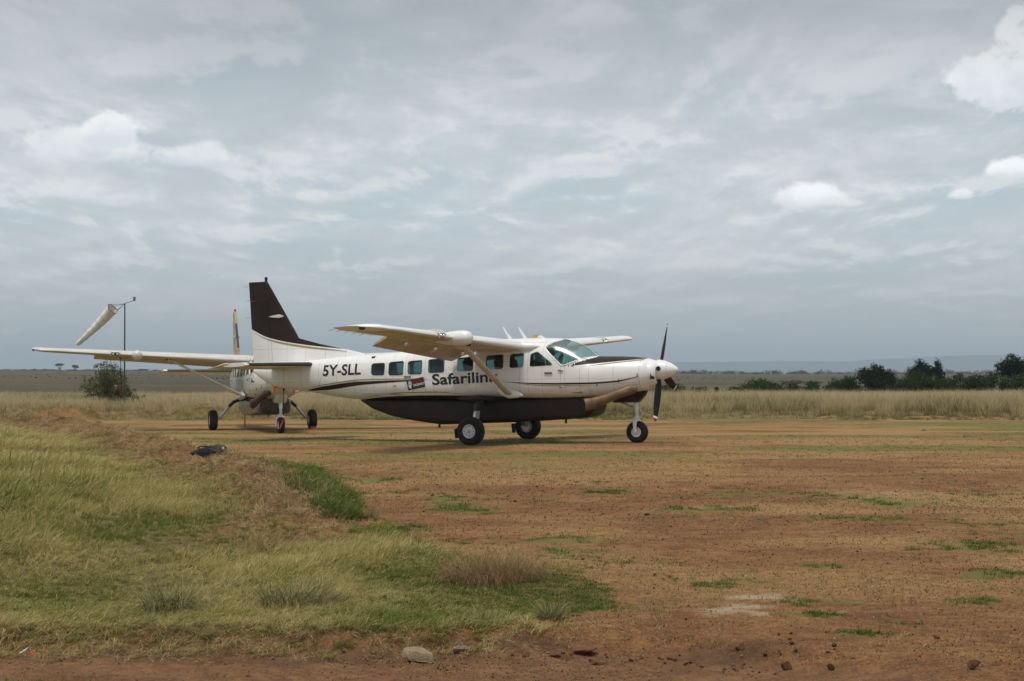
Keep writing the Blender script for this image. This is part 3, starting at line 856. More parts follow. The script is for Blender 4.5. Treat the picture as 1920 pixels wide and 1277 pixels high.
    MB().box((nx + .02, -.03, 1.14), (.05, .24, .09)).build('leg_bracket', M['dirtywhite'], root, False)
    for side in (-1, 1):
        MB().tube([(nx, side * .05, .58), (nx - .02, side * .13, .53), (nx - .015, side * .148, .42), (nx + .0, side * .148, .27)], [.05, .055, .045, .035], 10, True, .5, (1, 0, 0)).build('fork', M['white'], root)
    R1 = .285
    prof = [(.12, -.075), (.16, -.098), (.21, -.104), (.255, -.085), (.278, -.05), (R1, -.015), (R1, .015), (.278, .05), (.255, .085), (.21, .104), (.16, .098), (.12, .075)]
    ty = MB().lathe(prof, (nx, 0, .28), 'Y', 36, False).build('nose_wheel', M['rubber'], root, True, 60)
    for side in (-1, 1):
        MB().lathe([(p_[0], side * p_[1]) for p_ in ((.128, .07), (.128, .098), (.118, .098), (.09, .07), (.045, .065), (.03, .10), (.004, .105))], (nx, 0, .28), 'Y', 28).build('rim', M['rim'], ty, True, 30)
    # ---- aerials on the roof
    for (x, y_) in ((.35, -.16), (.62, .22)):
        MB().tube([(x + .06, y_, 2.66), (x - .05, y_, 2.83), (x - .17, y_ , 3.02)], [.055, .035, .018], 8, True, .28, (1, 0, 0)).build('blade_antenna', M['white'], root)
    MB().tube([(-2.9, .0, 2.38), (-2.92, 0, 2.44), (-3.22, 0, 2.85)], [.02, .008, .004], 6).build('whip_antenna', M['white'], root)
    MB().tube([(1.30, 0, 2.70), (1.18, 0, 2.735), (1.05, 0, 2.70)], [.02, .06, .02], 8, True, .8, (0, 1, 0)).build('roof_antenna', M['white'], root)
    MB().box((1.08, -.12, 2.745), (.09, .05, .09)).build('roof_vent', M['yellow'], root, False)
    # ---- door fittings
    yy = lambda x, z: -(float(surf_y(x, z)))
    MB().box((1.73, yy(1.73, 1.80) - .014, 1.80), (.20, .025, .03)).build('door_handle', M['dark'], root, False)
    MB().box((-2.32, yy(-2.32, 1.755) - .014, 1.755), (.20, .025, .025)).build('door_handle', M['dark'], root, False)
    for (x, z) in ((2.06, 1.86), (2.08, 1.44)): MB().tube([(x - .07, yy(x, z) - .008, z), (x, yy(x, z) - .02, z + .01), (x + .07, yy(x, z) - .008, z)], [.012, .022, .012], 8).build('door_hinge', M['steel'], root)
    # seams of doors and panels as narrow recess lines
    def seam(pts):
        MB().tube([(x, yy(x, z) - .0015, z) for x, z in pts], .0028, 4, False).build('panel_seam', M['strap'], root)
    seam([(2.06, z) for z in np.linspace(1.95, 1.2, 12)]); seam([(1.16, z) for z in np.linspace(2.4, 1.25, 14)]); seam([(2.56, z) for z in np.linspace(1.9, 1.2, 10)])
    seam([(x, 1.245) for x in np.linspace(1.16, 2.06, 8)]); seam([(-1.80, z) for z in np.linspace(2.35, 1.3, 12)]); seam([(-3.0, z) for z in np.linspace(2.3, 1.3, 12)]); seam([(-2.39, z) for z in np.linspace(2.35, 1.3, 12)])
    seam([(-5.0 - .35 * k_ / 8, 2.2 - .85 * k_ / 8) for k_ in range(9)]); seam([(-6.45 - .1 * k_ / 8, 2.15 - .65 * k_ / 8) for k_ in range(9)])
    seam([(x, 1.44 + .1 * (x - 2.56) / 1.4) for x in np.linspace(2.56, 4.05, 12)])
    MB().box((-2.72, yy(-2.72, 1.52) - .004, 1.52), (.09, .012, .05)).build('placard', M['tan'], root, False)
    for (x, z) in ((3.0, 1.50), (3.55, 1.58), (4.0, 1.71)): MB().box((x, yy(x, z) - .006, z), (.02, .012, .085)).build('cowl_latch', M['dark'], root, False)
    if one:
        for side in (-1, 1):
            H = hermite
            ribbon('brown_stripe', np.linspace(-5.75, -1.76, 60), H([-5.75, -5.1, -3.76, -2.4, -1.75], [1.405, 1.42, 1.555, 1.632, 1.664]), H([-5.75, -5.6, -5.0, -3.9, -2.4, -1.75], [1.42, 1.455, 1.54, 1.643, 1.668, 1.668]), M['brown'], root, side)
            ribbon('gold_stripe', np.linspace(-5.7, -1.6, 60), H([-5.7, -4.75, -3.9, -3.3, -2.0, -1.6], [1.488, 1.592, 1.672, 1.688, 1.690, 1.688]), H([-5.7, -4.75, -3.9, -3.3, -2.0, -1.6], [1.492, 1.622, 1.704, 1.718, 1.703, 1.690]), M['gold'], root, side, .0055)
            ribbon('lower_gold_stripe', np.linspace(-3.75, -.75, 50), H([-3.75, -2.6, -1.53, -.75], [1.225, 1.318, 1.330, 1.290]), H([-3.75, -2.6, -1.53, -.75], [1.23, 1.344, 1.355, 1.293]), M['gold'], root, side)
            ribbon('front_stripe', np.linspace(.42, 4.02, 60), H([.42, 1.3, 2.03, 2.76, 3.47, 4.02], [1.592, 1.527, 1.505, 1.505, 1.545, 1.668]), H([.42, 1.3, 2.03, 2.76, 3.47, 4.02], [1.597, 1.555, 1.545, 1.547, 1.583, 1.682]), M['brown'], root, side)
            ribbon('front_gold_stripe', np.linspace(.75, 2.9, 40), H([.75, 1.5, 2.2, 2.9], [1.555, 1.478, 1.460, 1.475]), H([.75, 1.5, 2.2, 2.9], [1.557, 1.500, 1.484, 1.478]), M['gold'], root, side)
            ribbon('nose_gold_stripe', np.linspace(2.65, 4.10, 40), lambda x: nose(x) - np.interp(x, [2.65, 3.2, 4.1], [.047, .045, .035]), lambda x: nose(x) - np.interp(x, [2.65, 3.2, 4.1], [.045, .018, .008]), M['gold'], root, side)
            letters('registration', '5Y-SLL', -5.11, 1.815, -3.82, 1.845, .285, M['black'], root, .022, side)
            letters('airline_name', 'Safarilink', -1.58, 1.535, .36, 1.605, .275, M['black'], root, .024, side)
            # gold line on the fin under the brown
            V_, F_ = [], []
            gx = np.linspace(-7.55, -4.6, 40)
            for x in gx:
                wgold = .05 * math.sin(math.pi * (x + 7.6) / 3.05) + .004; zc = float(paint(x)) - .055
                for z in (zc - wgold / 2, zc + wgold / 2):
                    c_ = float(fe(max(2.0, min(4.5, z)))) - te(z); u = min(1, max(0.0, (float(fe(max(2.0, z))) - x) / c_)); yt = 5 * .095 * (.2969 * math.sqrt(u) - .126 * u - .3516 * u**2 + .2843 * u**3 - .1015 * u**4) * c_
                    zb_ = float(ZT(x)) - .06; zt_ = float(np.interp(x, [d_[0] for d_ in dl][::-1], [d_[1] for d_ in dl][::-1])); q = min(1, max(0, (z - zb_) / (zt_ - zb_)))
                    yd = ((.035 + .05 * (-x - 4.05) / 2.2) * (1 - q) ** .7 * 1.5 + .004) if x > -6.24 else 0
                    V_.append((x, side * (max(yt if x < -5.9 else 0, yd) + .006), z))
            F_ = [(2 * i_, 2 * i_ + 2, 2 * i_ + 3, 2 * i_ + 1) for i_ in range(len(gx) - 1)]
            mesh_np('fin_gold_stripe', V_, F_, M['gold'], root)
        # sticker with a hand on the right side only
        a = R_(9.5); sx0, sz0 = -2.315, 1.395
        def stick(u, v): return sx0 + u * math.cos(a) - v * math.sin(a), sz0 + u * math.sin(a) + v * math.cos(a)
        def patch(nm, u0, v0, u1, v1, mat, off, par=root, k=6):
            V_ = []
            for i_ in range(k + 1):
                for j_ in range(k + 1):
                    x, z = stick(u0 + (u1 - u0) * i_ / k, v0 + (v1 - v0) * j_ / k); V_.append((x, -(float(surf_y(x, z)) + off), z))
            return mesh_np(nm, V_, [(i_ * (k + 1) + j_, (i_ + 1) * (k + 1) + j_, (i_ + 1) * (k + 1) + j_ + 1, i_ * (k + 1) + j_ + 1) for i_ in range(k) for j_ in range(k)], mat, par)
        stc = patch('sticker', 0, 0, .53, .27, M['black'], .008)
        patch('sticker_field', .165, .135, .53, .27, M['darkred'], .010, stc)
        def wr(body, u, v, wd, h, mat, bold):
            V2, F2 = text_mesh(body, wd, h, bold)
            P_ = np.array([stick(u + q_[0], v + q_[1]) for q_ in V2])
            mesh_np('sticker_lettering', np.stack([P_[:, 0], -(surf_y(P_[:, 0], P_[:, 1]) + .012), P_[:, 1]], 1), F2, mat, stc, False)
        wr('HANDS OFF', .185, .165, .33, .075, M['black'], .03); wr('OUR ELEPHANTS', .185, .072, .33, .055, M['paper'], .03); patch('sticker_small_print', .20, .034, .50, .042, M['strap'], .0115, stc)
        hand = MB()
        def fing(u, v, u2, v2, r_):
            pts = [stick(u, v), stick(u2, v2)]
            d_ = np.array(pts[1]) - np.array(pts[0]); nrm = np.array([-d_[1], d_[0]]) / np.linalg.norm(d_) * r_
            c4 = [pts[0] + nrm, pts[0] - nrm, pts[1] - nrm * .8, pts[1] + nrm * .8]
            hand.add([(p_[0], -(float(surf_y(p_[0], p_[1])) + .0125), p_[1]) for p_ in c4], [(0, 1, 2, 3)])
        for (u, v, u2, v2) in ((.07, .13, .052, .225), (.09, .14, .088, .245), (.11, .14, .122, .235), (.128, .125, .152, .195), (.06, .09, .018, .135)): fing(u, v, u2, v2, .009)
        fing(.10, .035, .10, .09, .026); fing(.062, .10, .135, .115, .022); fing(.06, .05, .065, .11, .016)
        hand.build('sticker_hand', M['paper'], stc, False)
    return root
# ------------------------------------------------------------------ ground
def rotm(yaw, pitch, roll):
    cy_, sy_ = math.cos(yaw), math.sin(yaw); cp, sp = math.cos(pitch), math.sin(pitch); cr, sr = math.cos(roll), math.sin(roll)
    return np.array([[cy_, -sy_, 0], [sy_, cy_, 0], [0, 0, 1]]) @ np.array([[cp, 0, -sp], [0, 1, 0], [sp, 0, cp]]) @ np.array([[1, 0, 0], [0, cr, -sr], [0, sr, cr]])
PL1_T = np.array([-0.2928, 40.594, CAMZ - 1.8104]); PL1_R = rotm(-.4272, .0136, .0055)
PL2_T = np.array([-8.95, 55.6, CAMZ - 2.03]); PL2_R = rotm(-1.2555, .0, -.001)
_wheels = [(0, -1.78, 0), (0, 1.78, 0), (3.8, 0, 0)]
CONTACT = np.array([PL1_T + PL1_R @ np.array(p) for p in _wheels] + [PL2_T + PL2_R @ np.array(p) for p in _wheels])
_gy = hermite([-60, 0, 28, 36, 41, 48, 56, 70, 85, 115, 150, 300, 600, 1150, 1600, 3000, 60000], [0, 0, 0, -.02, -.07, -.16, -.28, -.36, -.42, -.6, -.9, -.5, .7, 2.2, -4, -8, -10])
def seg_dist(x, y, pts):
    d = np.full(np.shape(x), 1e9); tt = np.zeros(np.shape(x)); L = 0
    for (a, b) in zip(pts[:-1], pts[1:]):
        a = np.array(a); b = np.array(b); ab = b - a
        t = np.clip(((x - a[0]) * ab[0] + (y - a[1]) * ab[1]) / (ab @ ab), 0, 1)
        e = np.hypot(x - a[0] - t * ab[0], y - a[1] - t * ab[1])
        m = e < d; d = np.where(m, e, d); tt = np.where(m, L + t * np.linalg.norm(ab), tt); L += np.linalg.norm(ab)
    return d, tt
def flat(px, py, z=None):
    """point of the level ground seen at a pixel of the photograph (first guess without bumps)"""
    Y = 30.0
    for _ in range(30):
        zz = float(_gy(Y)) if z is None else z
        Y = FPX * (CAMZ - zz) / (py - 700)
    return np.array([(px - 960) / FPX * Y, Y])
BERM = [flat(*p) for p in ((50, 803), (120, 808), (185, 827), (260, 849), (330, 869), (400, 893), (470, 922), (530, 956), (548, 980), (505, 1005))]
SPOIL = [flat(*p) for p in ((-120, 803), (20, 799), (74, 789), (165, 788), (276, 783), (420, 785), (500, 787))]
BERM_L = sum(np.linalg.norm(BERM[q_ + 1] - BERM[q_]) for q_ in range(len(BERM) - 1))
FIELD = np.array([flat(*p) for p in ((-700, 812), (40, 806), (150, 826), (300, 866), (430, 912), (490, 968), (470, 1000), (560, 1008), (640, 1020), (700, 985), (750, 1020), (850, 1062), (1000, 1068), (1140, 1100), (1150, 1135), (1060, 1150), (930, 1178), (500, 1186), (0, 1188), (-900, 1190))])
GREEN1 = np.array([flat(*p) for p in ((415, 872), (440, 856), (500, 858), (585, 884), (655, 935), (670, 985), (600, 990), (555, 965), (545, 940), (470, 898))])
PATCHES = [flat(*p).tolist() + [a, b, c] for p, a, b, c in [((715, 995), .42, .7, -.3), ((735, 1015), .35, .4, 0), ((650, 1032), .6, .4, 0), ((790, 1046), .6, .3, 0), ((820, 935), 1.2, .5, -.5), ((760, 925), .6, .4, -.5), ((880, 955), .7, .35, -.4), ((690, 898), .7, .35, 0), ((600, 880), .8, .6, 0), ((1040, 920), 1.6, .35, 0), ((1110, 922), .8, .3, 0), ((1110, 1034), .75, .26, 0), ((1060, 1036), .4, .2, 0), ((1330, 1095), .38, .26, 0), ((1400, 1085), .35, .16, 0),
            ((1450, 1128), .42, .16, 0), ((1540, 1125), .45, .16, 0), ((1490, 1150), .40, .14, 0), ((1600, 1100), .25, .08, 0), ((1610, 1190), .3, .08, -.2), ((1640, 1060), .55, .22, 0), ((1760, 1028), .9, .22, .1), ((1850, 1020), .8, .25, .1), ((1880, 1075), .6, .3, 0), ((1870, 1125), .5, .2, 0), ((1650, 942), 1.3, .4, 0), ((1320, 955), .7, .3, 0), ((1200, 1137), .4, .1, 0), ((1100, 1137), .35, .12, 0), ((100, 1256), .28, .09, 0), ((30, 1262), .2, .07, 0), ((690, 1255), .35, .05, 0), ((870, 1262), .3, .05, 0), ((1680, 1170), .3, .1, 0)]]
def green_mask(x, y):
    g = np.zeros(np.shape(x))
    wob = (fbm(x * 2.2, y * 1.5, 5, .65) - .5) * 2.6
    for (cx_, cy_, a, b, r) in PATCHES:
        dx, dy = x - cx_, y - cy_; u = dx * math.cos(r) + dy * math.sin(r); v = -dx * math.sin(r) + dy * math.cos(r)
        # patches are long along the strip and, seen from afar, deep
        bb = b * max(1, cy_ / 14)
        g = np.maximum(g, np.clip(.82 - .8 * np.sqrt((u / (a * 1.25))**2 + (v / (bb * 1.4))**2) + wob, 0, 1))
    # band of short grass on the strip
    band = np.clip((y - 27) / 8, 0, 1) * np.clip((80 - y) / 8, 0, 1)
    g = np.maximum(g, band * np.clip((fbm(x * .10 + 3, y * .30, 5, .6) - .39) * 5, 0, 1) * .9)
    g = np.maximum(g, np.clip((fbm(x * .30 + 13, y * .45 + 5, 5, .6) - .50) * 5, 0, 1) * .62 * np.clip((y - 9) / 6, 0, 1))
    # green fringe beyond the berm
    p = inside(GREEN1, x, y); g = np.where(p, np.maximum(g, .95), g)
    edge = np.clip(1 - np.abs(y - 73) / 7, 0, 1) * np.clip((fbm(x * .2, y * .3, 4) - .30) * 4, 0, 1)
    g = np.maximum(g, edge * .9)
    return np.clip(g, 0, 1)
def tall_front(x):
    return 78.0 + 9.0 * (fbm(np.asarray(x) * .16, np.asarray(x) * 0 + 2.2, 3) - .5) - np.clip((-np.asarray(x) - 8) * .12, 0, 3)
def bank(x, y):
    """0 on the field, 1 on the worn track in front of it"""
    e = 10.35 + .35 * (fbm(x * .9 + 4, x * 0 + 1.5, 4) - .5) + np.clip(x - 1.0, 0, 3) * -.9
    return np.clip((e - y) / .45 + .5, 0, 1)
def height(x, y, detail=True):
    x = np.asarray(x, float); y = np.asarray(y, float)
    z = _gy(y) + 0.0
    # left ridge, lower to the right, and roll of the far plain
    z = z + np.where(y > 140, (np.clip((-x / np.maximum(y, 1) - .02) / .3, -.6, 1) * 1.5 + (fbm(x * .004, y * .003, 3) - .5) * 2.0) * np.clip((y - 140) / 600, 0, 1) * np.clip((2500 - y) / 800, 0, 1), 0)
    b = bank(x, y); sm = b * b * (3 - 2 * b)
    z = z - .11 * sm * np.clip((2.6 - x) / 1.2, 0, 1)
    d, t = seg_dist(x, y, BERM)
    _bg = flat(390, 871)
    lump = (.55 + .9 * (fbm(t * 1.1 + 2, d * .8, 3))) * (1 - .92 * np.exp(-((x - _bg[0] * .93)**2 + (y - _bg[1] + 2.0)**2) / 1.7**2))
    z = z + np.exp(-(d / .62)**2) * .34 * lump * np.clip((t - .0) / 1.5, .45, 1) * np.clip((BERM_L - t) / 3.0, .55, 1)
    d2, t2 = seg_dist(x, y, SPOIL)
    z = z + np.exp(-(d2 / .9)**2) * np.clip((fbm(t2 * .55, d2 * .5, 3) - .40) * 2.6, 0, 1) * .55
    if detail:
        near = np.clip((60 - y) / 30, 0, 1)
        z = z + (fbm(x * .5, y * .5, 3) - .5) * .06 * near
        rough = np.exp(-(d / .7)**2) * .18 + np.exp(-(d2 / 1.0)**2) * .14 + .012 * near + .07 * np.exp(-((b - .5) / .38)**2) * np.clip((1.6 - x) / 1, 0, 1) * (y < 13)
        z = z + (fbm(x * 4.2, y * 4.2, 4, .6) - .5) * rough * 2
    # the wheels stand on the ground
    for cpt in CONTACT:
        base = _gy(cpt[1])
        wgt = np.exp(-(((x - cpt[0])**2 + (y - cpt[1])**2) / 1.3**2))
        z = z * (1 - np.minimum(1, wgt * 1.15)) + (cpt[2] + .008) * np.minimum(1, wgt * 1.15)
    return z
def H1(x, y): return float(height(np.array([x]), np.array([y]))[0])
def G(px, py):
    x, y = flat(px, py)
    for _ in range(12):
        z = float(height(np.array([x]), np.array([y]), False)[0])
        y = FPX * (CAMZ - z) / (py - 700); x = (px - 960) / FPX * y
    return Vector((x, y, H1(x, y)))

# one sheet from beside the camera to the horizon: rows and columns widen with distance
tcol = np.concatenate([-np.geomspace(9, .47, 26)[:-1], np.linspace(-.45, .45, 470), np.geomspace(.47, 9, 26)[1:]])
u_rows = np.concatenate([np.geomspace(.5, 11.5, 40)[:-1], np.exp(np.arange(np.log(11.5), np.log(90), .0042)), np.exp(np.arange(np.log(90), np.log(30000), .025))])
YY = (u_rows - 4)[:, None] + np.zeros((1, len(tcol))); XX = u_rows[:, None] * tcol[None, :]
ZZ = height(XX, YY)
nr, nc = XX.shape
i = np.arange(nr - 1)[:, None] * nc; k = np.arange(nc - 1)[None, :]
GF = np.stack([i + k, i + k + 1, i + nc + k + 1, i + nc + k], 2).reshape(-1, 4)
# soil / vegetation cover stored on the sheet
gm = green_mask(XX, YY)
fld = sum(inside(FIELD, XX + .45 * (fbm(XX * 2.3 + q_, YY * 2.3, 3) - .5) * np.clip(YY / 12, 1, 3) + .06 * math.cos(q_ * 2), YY + .9 * (fbm(XX * 2.1, YY * 2.1 + q_, 3) - .5) + .1 * math.sin(q_ * 2)).astype(float) for q_ in range(3)) / 3
dB, tB = seg_dist(XX, YY, BERM); dS, tS = seg_dist(XX, YY, SPOIL)
straw = np.clip(np.exp(-(dB / .75)**2) * 1.2 + np.exp(-(dS / .9)**2) * .5, 0, 1)
tallm = np.clip((YY - tall_front(XX)) / 2, 0, 1) * np.clip((150 - YY) / 20, 0, 1)
far = np.clip((YY - 125) / 40, 0, 1)
dry = np.clip((fbm(XX * .33 + 7, YY * .55 + 2, 5, .6) - .40 + .06 * np.clip((YY - 22) / 14, 0, 1)) * 4.2, 0, 1) * np.clip((YY - 10.5) / 4, 0, 1) * .95
pale = np.zeros(XX.shape)
for (px, py, a, b) in ((1385, 1142, .27, .26), (1425, 1117, .24, .16), (1530, 1143, .14, .12), (1690, 925, .9, .4)):
    c_ = flat(px, py); pale = np.maximum(pale, np.clip(1.3 - np.hypot((XX - c_[0]) / a, (YY - c_[1]) / b) + (fbm(XX * 6, YY * 6, 3) - .5) * 2.4, 0, 1) * (.8 if py > 1000 else .3))
bk = bank(XX, YY)
dark_soil = np.zeros(XX.shape)
for (px, py, a, b) in ((1380, 1215, .55, .10), (1330, 1210, .3, .08), (720, 1205, .6, .08), (300, 1205, .9, .10), (120, 1205, .5, .08), (520, 1212, .8, .07), (1010, 1192, .3, .05)):
    c_ = flat(px, py); dark_soil = np.maximum(dark_soil, np.clip(1.2 - np.hypot((XX - c_[0]) / a, (YY - c_[1]) / (b * 2.2)) + (fbm(XX * 4 + 3, YY * 4, 3) - .5) * 2, 0, 1))
dark_soil = np.maximum(dark_soil, .75 * np.exp(-((bk - .55) / .28)**2) * np.clip((fbm(XX * 2.2, YY * 5, 4) - .38) * 4, 0, 1) * (XX < 1.6) * (YY < 13))  # colours the soil darker along the eroded bank slope
ground = mesh_np('ground', np.stack([XX, YY, ZZ], 2).reshape(-1, 3), GF, None, None)
tag(ground, kind='structure')
for nm, arr in (('cover_a', (gm, fld, straw)), ('cover_b', (tallm, far, dry)), ('cover_c', (pale, dark_soil, bk * (XX < 2.5)))):
    at = ground.data.attributes.new(nm, 'FLOAT_VECTOR', 'POINT')
    at.data.foreach_set('vector', np.stack([a_.ravel() for a_ in arr], 1).astype(np.float32).ravel())
m, t, o = new_mat('savanna_ground')
geo = t.node('ShaderNodeNewGeometry'); pos = geo.outputs['Position']
def comps(name):
    s = t.node('ShaderNodeSeparateXYZ'); t.link(t.attr(name).outputs['Vector'], s.inputs[0]); return s.outputs
a_, b_, c_ = comps('cover_a'), comps('cover_b'), comps('cover_c')
n1 = t.noise(pos, 1.3, 8, .65); n2 = t.noise(pos, 9, 8, .7); n3 = t.noise(pos, 45, 6, .7); n4 = t.noise(t.mapping(pos, (.35, .9, 1)), 1.0, 6, .6); n5 = t.noise(t.mapping(pos, (1.6, 3.6, 1)), 1.0, 9, .75, .3)
soil = t.mix(t.ramp(n1, .3, .7), (.178, .076, .026), (.300, .143, .053))
soil = t.mix(t.ramp(n2, .42, .60), t.mix(.45, soil, (.07, .034, .02)), soil)
soil = t.mix(t.math('MULTIPLY', t.ramp(n3, .55, .62), .70), soil, (.36, .235, .12))
soil = t.mix(t.math('MULTIPLY', t.ramp(n3, .43, .37), .75), soil, (.060, .032, .020))
soil = t.mix(t.math('MULTIPLY', t.ramp(n5, .50, .66), .55), soil, (.275, .158, .066))
soil = t.mix(t.math('MULTIPLY', t.ramp(n5, .48, .36), .55), soil, (.095, .048, .026))
soil = t.mix(t.math('MULTIPLY', b_[2], .40), soil, (.37, .205, .088))
# dry straw-coloured stubble
dryc = t.mix(t.ramp(n2, .3, .7), (.27, .168, .064), (.40, .27, .112))
dm = t.math('MULTIPLY', b_[2], t.ramp(t.math('ADD', t.math('MULTIPLY', n2, .6), t.math('MULTIPLY', n3, .5)), .40, .62))
col = t.mix(t.math('MULTIPLY', dm, .75), soil, dryc)
# short green
grc = t.mix(t.ramp(n3, .3, .7), (.075, .098, .020), (.175, .180, .050))
gmk = t.ramp(t.math('ADD', a_[0], t.math('MULTIPLY', t.math('SUBTRACT', t.math('ADD', t.math('MULTIPLY', n2, .5), t.math('MULTIPLY', n3, .5)), .5), 1.7)), .38, .78)
gmk = t.math('MULTIPLY', gmk, t.ramp(a_[0], .02, .2))
col = t.mix(t.math('MULTIPLY', gmk, .78), col, grc)
# thatch under the tall field grass, darkened to paint shade between the blades
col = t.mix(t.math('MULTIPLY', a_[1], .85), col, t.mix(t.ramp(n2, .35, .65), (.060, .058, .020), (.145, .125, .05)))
col = t.mix(t.math('MULTIPLY', a_[2], .8), col, t.mix(t.ramp(n2, .35, .65), (.105, .050, .024), (.30, .165, .075)))
col = t.mix(b_[0], col, t.mix(t.ramp(n4, .35, .65), (.20, .165, .08), (.30, .24, .125)))
farc = t.mix(t.ramp(t.noise(t.mapping(pos, (.012, .035, 1)), 1.0, 7, .65), .35, .68), (.062, .053, .027), (.118, .094, .052))
farc = t.mix(t.math('MULTIPLY', t.ramp(t.noise(t.mapping(pos, (.10, .16, 1)), 1.0, 8, .75), .50, .62), .75), farc, (.065, .060, .036))
col = t.mix(b_[1], col, farc)
col = t.mix(t.math('MULTIPLY', c_[0], t.ramp(n3, .25, .5)), col, (.42, .34, .24))
col = t.mix(t.math('MULTIPLY', c_[1], .55), col, (.040, .026, .020))
col = t.mix(t.math('MULTIPLY', c_[2], .35), col, t.mix(t.ramp(n2, .3, .7), (.12, .066, .040), (.19, .115, .072)))
bmp = t.node('ShaderNodeBump'); bmp.inputs['Strength'].default_value = .75; bmp.inputs['Distance'].default_value = .035
t.link(t.math('ADD', t.math('MULTIPLY', n2, .7), t.math('MULTIPLY', n3, .55)), bmp.inputs['Height'])
principled(t, o, col, .95, 0, .15, 0, bmp.outputs[0])
ground.data.materials.append(m)

# far escarpment, 8 km off
xs_ = np.linspace(-9000, 9000, 400)
prof = np.interp(xs_ / 8000, [-1.1, -.35, -.12, .02, .10, .2, .265, .285, .31, .34, .6, 1.1], [6, 14, 40, 58, 64, 74, 70, 88, 102, 108, 92, 60]) + (fbm(xs_ * .004, xs_ * 0 + .5, 5, .6) - .5) * 8
rows_ = [(-1, 0), (300, .35), (520, .7), (640, .93), (800, 1.0), (1600, .98)]
EV = np.array([(x, 8000 + dy + 250 * math.sin(x * .0007), -12 + (p + 12) * q + (0 if q in (0, 1) else 6 * math.sin(x * .013 + dy))) for (dy, q) in rows_ for x, p in zip(xs_, prof)])
EF = np.array([(r * 400 + j, r * 400 + j + 1, (r + 1) * 400 + j + 1, (r + 1) * 400 + j) for r in range(5) for j in range(399)])
m, t, o = new_mat('escarpment_bush')
pos = t.node('ShaderNodeNewGeometry').outputs['Position']
principled(t, o, t.mix(t.ramp(t.noise(t.mapping(pos, (.01, .01, .03)), 1.0, 6, .7), .4, .65), (.030, .042, .022), (.085, .080, .045)), .95, 0, .1)
hills = mesh_np('hills', EV, EF, m); tag(hills, kind='structure')
# ------------------------------------------------------------------ the two aeroplanes
plane1 = make_plane('light_aircraft', PL1_T, PL1_R, 1)
tag(plane1, 'white and brown propeller aircraft lettered Safarilink and 5Y-SLL parked on the dirt strip', 'aircraft')
plane2 = make_plane('light_aircraft', PL2_T, PL2_R, 2)
tag(plane2, 'pale propeller aircraft with grey belly pod parked nose-on behind the brown-finned one', 'aircraft')
# wildlife film on the rear cabin side of the second aircraft, boot on its fin, intake covers
m, t, o = new_mat('wildlife_film')
pos = t.node('ShaderNodeTexCoord').outputs['Object']
v1 = t.noise(t.mapping(pos, (9, 9, 7)), 1.0, 6, .7, .6); v2 = t.noise(t.mapping(pos, (22, 22, 30), (3, 1, 0)), 1.0, 4, .6, 1.0)
c = t.mix(t.ramp(v1, .38, .62), (.26, .33, .36), (.60, .62, .60))
c = t.mix(t.ramp(v2, .60, .66), c, (.035, .035, .035))
principled(t, o, c, .4)
ribbon('wildlife_film', np.linspace(-4.6, 1.0, 50), lambda x: 1.42 + .10 * math.sin(x * 2.0), lambda x: 1.80, m, plane2, -1, .007, 6)
fe2 = hermite([2.45, 2.89, 3.4, 4.0, 4.515], [-5.98, -6.17, -6.48, -6.86, -7.19])
for (z0, z1, mt) in ((2.95, 3.02, 'yellow'), (3.02, 4.02, 'boot'), (4.02, 4.50, 'yellow')):
    MB().tube([(float(fe2(z)) - .02, 0, z) for z in np.linspace(z0, z1, 8)], .042, 10, True, 1.0).build('fin_boot' if mt == 'boot' else 'fin_edge_panel', M[mt], plane2)
for q_, (x0_, z0_, x1_, z1_) in enumerate(((2.40, 1.72, 2.46, 1.86), (2.46, 1.86, 2.52, 1.73), (2.52, 1.73, 2.43, 1.71), (2.57, 1.72, 2.60, 1.80), (2.63, 1.73, 2.70, 1.76), (2.74, 1.72, 2.78, 1.78))):
    MB().tube([(x_, -(float(surf_y(x_, z_)) + .004), z_) for x_, z_ in ((x0_, z0_), ((x0_ + x1_) / 2 + .01, (z0_ + z1_) / 2), (x1_, z1_))], .011, 5).build('nose_marking', M['black'], plane2)
for side in (-1, 1):
    cvr = empty('intake_cover', plane2.matrix_world @ Matrix.Translation((4.40, side * .27, 1.66)))
    tag(cvr, 'red cloth plug in the right engine intake of the pale aircraft' if side < 0 else 'red cloth plug with a hanging strip in the left engine intake', 'cover', 'engine intake covers')
    MB().tube([(.0, 0, 0), (.05, side * .01, 0), (.075, side * .01, 0)], [.125, .12, .08], 14, True, .75, (0, 0, 1)).build('plug', M['red'], cvr)
    MB().box((.07, side * .05, -.17), (.012, .05, .26)).build('warning_strip', M['red'], cvr, False)
# pitot cover with a streamer under the right wing of the second aircraft
le, cch, zz_, _t = wing_c(5.05)
pc = empty('pitot_cover', plane2.matrix_world @ Matrix.Translation((le + .05, -5.05, zz_ - .12)))
tag(pc, 'dark pitot cover strap with red warning streamer hanging under the pale wing', 'streamer')
MB().tube([(-.25, 0, .02), (.0, 0, -.02), (.16, 0, -.03)], [.02, .03, .024], 8).build('sleeve', M['bag'], pc)
MB().tube([(.08, 0, -.02), (.07, .0, -.35), (.04, .02, -.75), (.03, .03, -.98)], .014, 6).build('strap', M['bag'], pc)
MB().add([(.03, .0, -.95), (.03, .05, -.96), (.0, .06, -1.26), (.0, .0, -1.27)], [(0, 1, 2, 3)]).add([(.034, .0, -.95), (.034, .05, -.96), (.004, .06, -1.26), (.004, .0, -1.27)], [(3, 2, 1, 0)]).build('streamer', M['darkred'], pc, False)
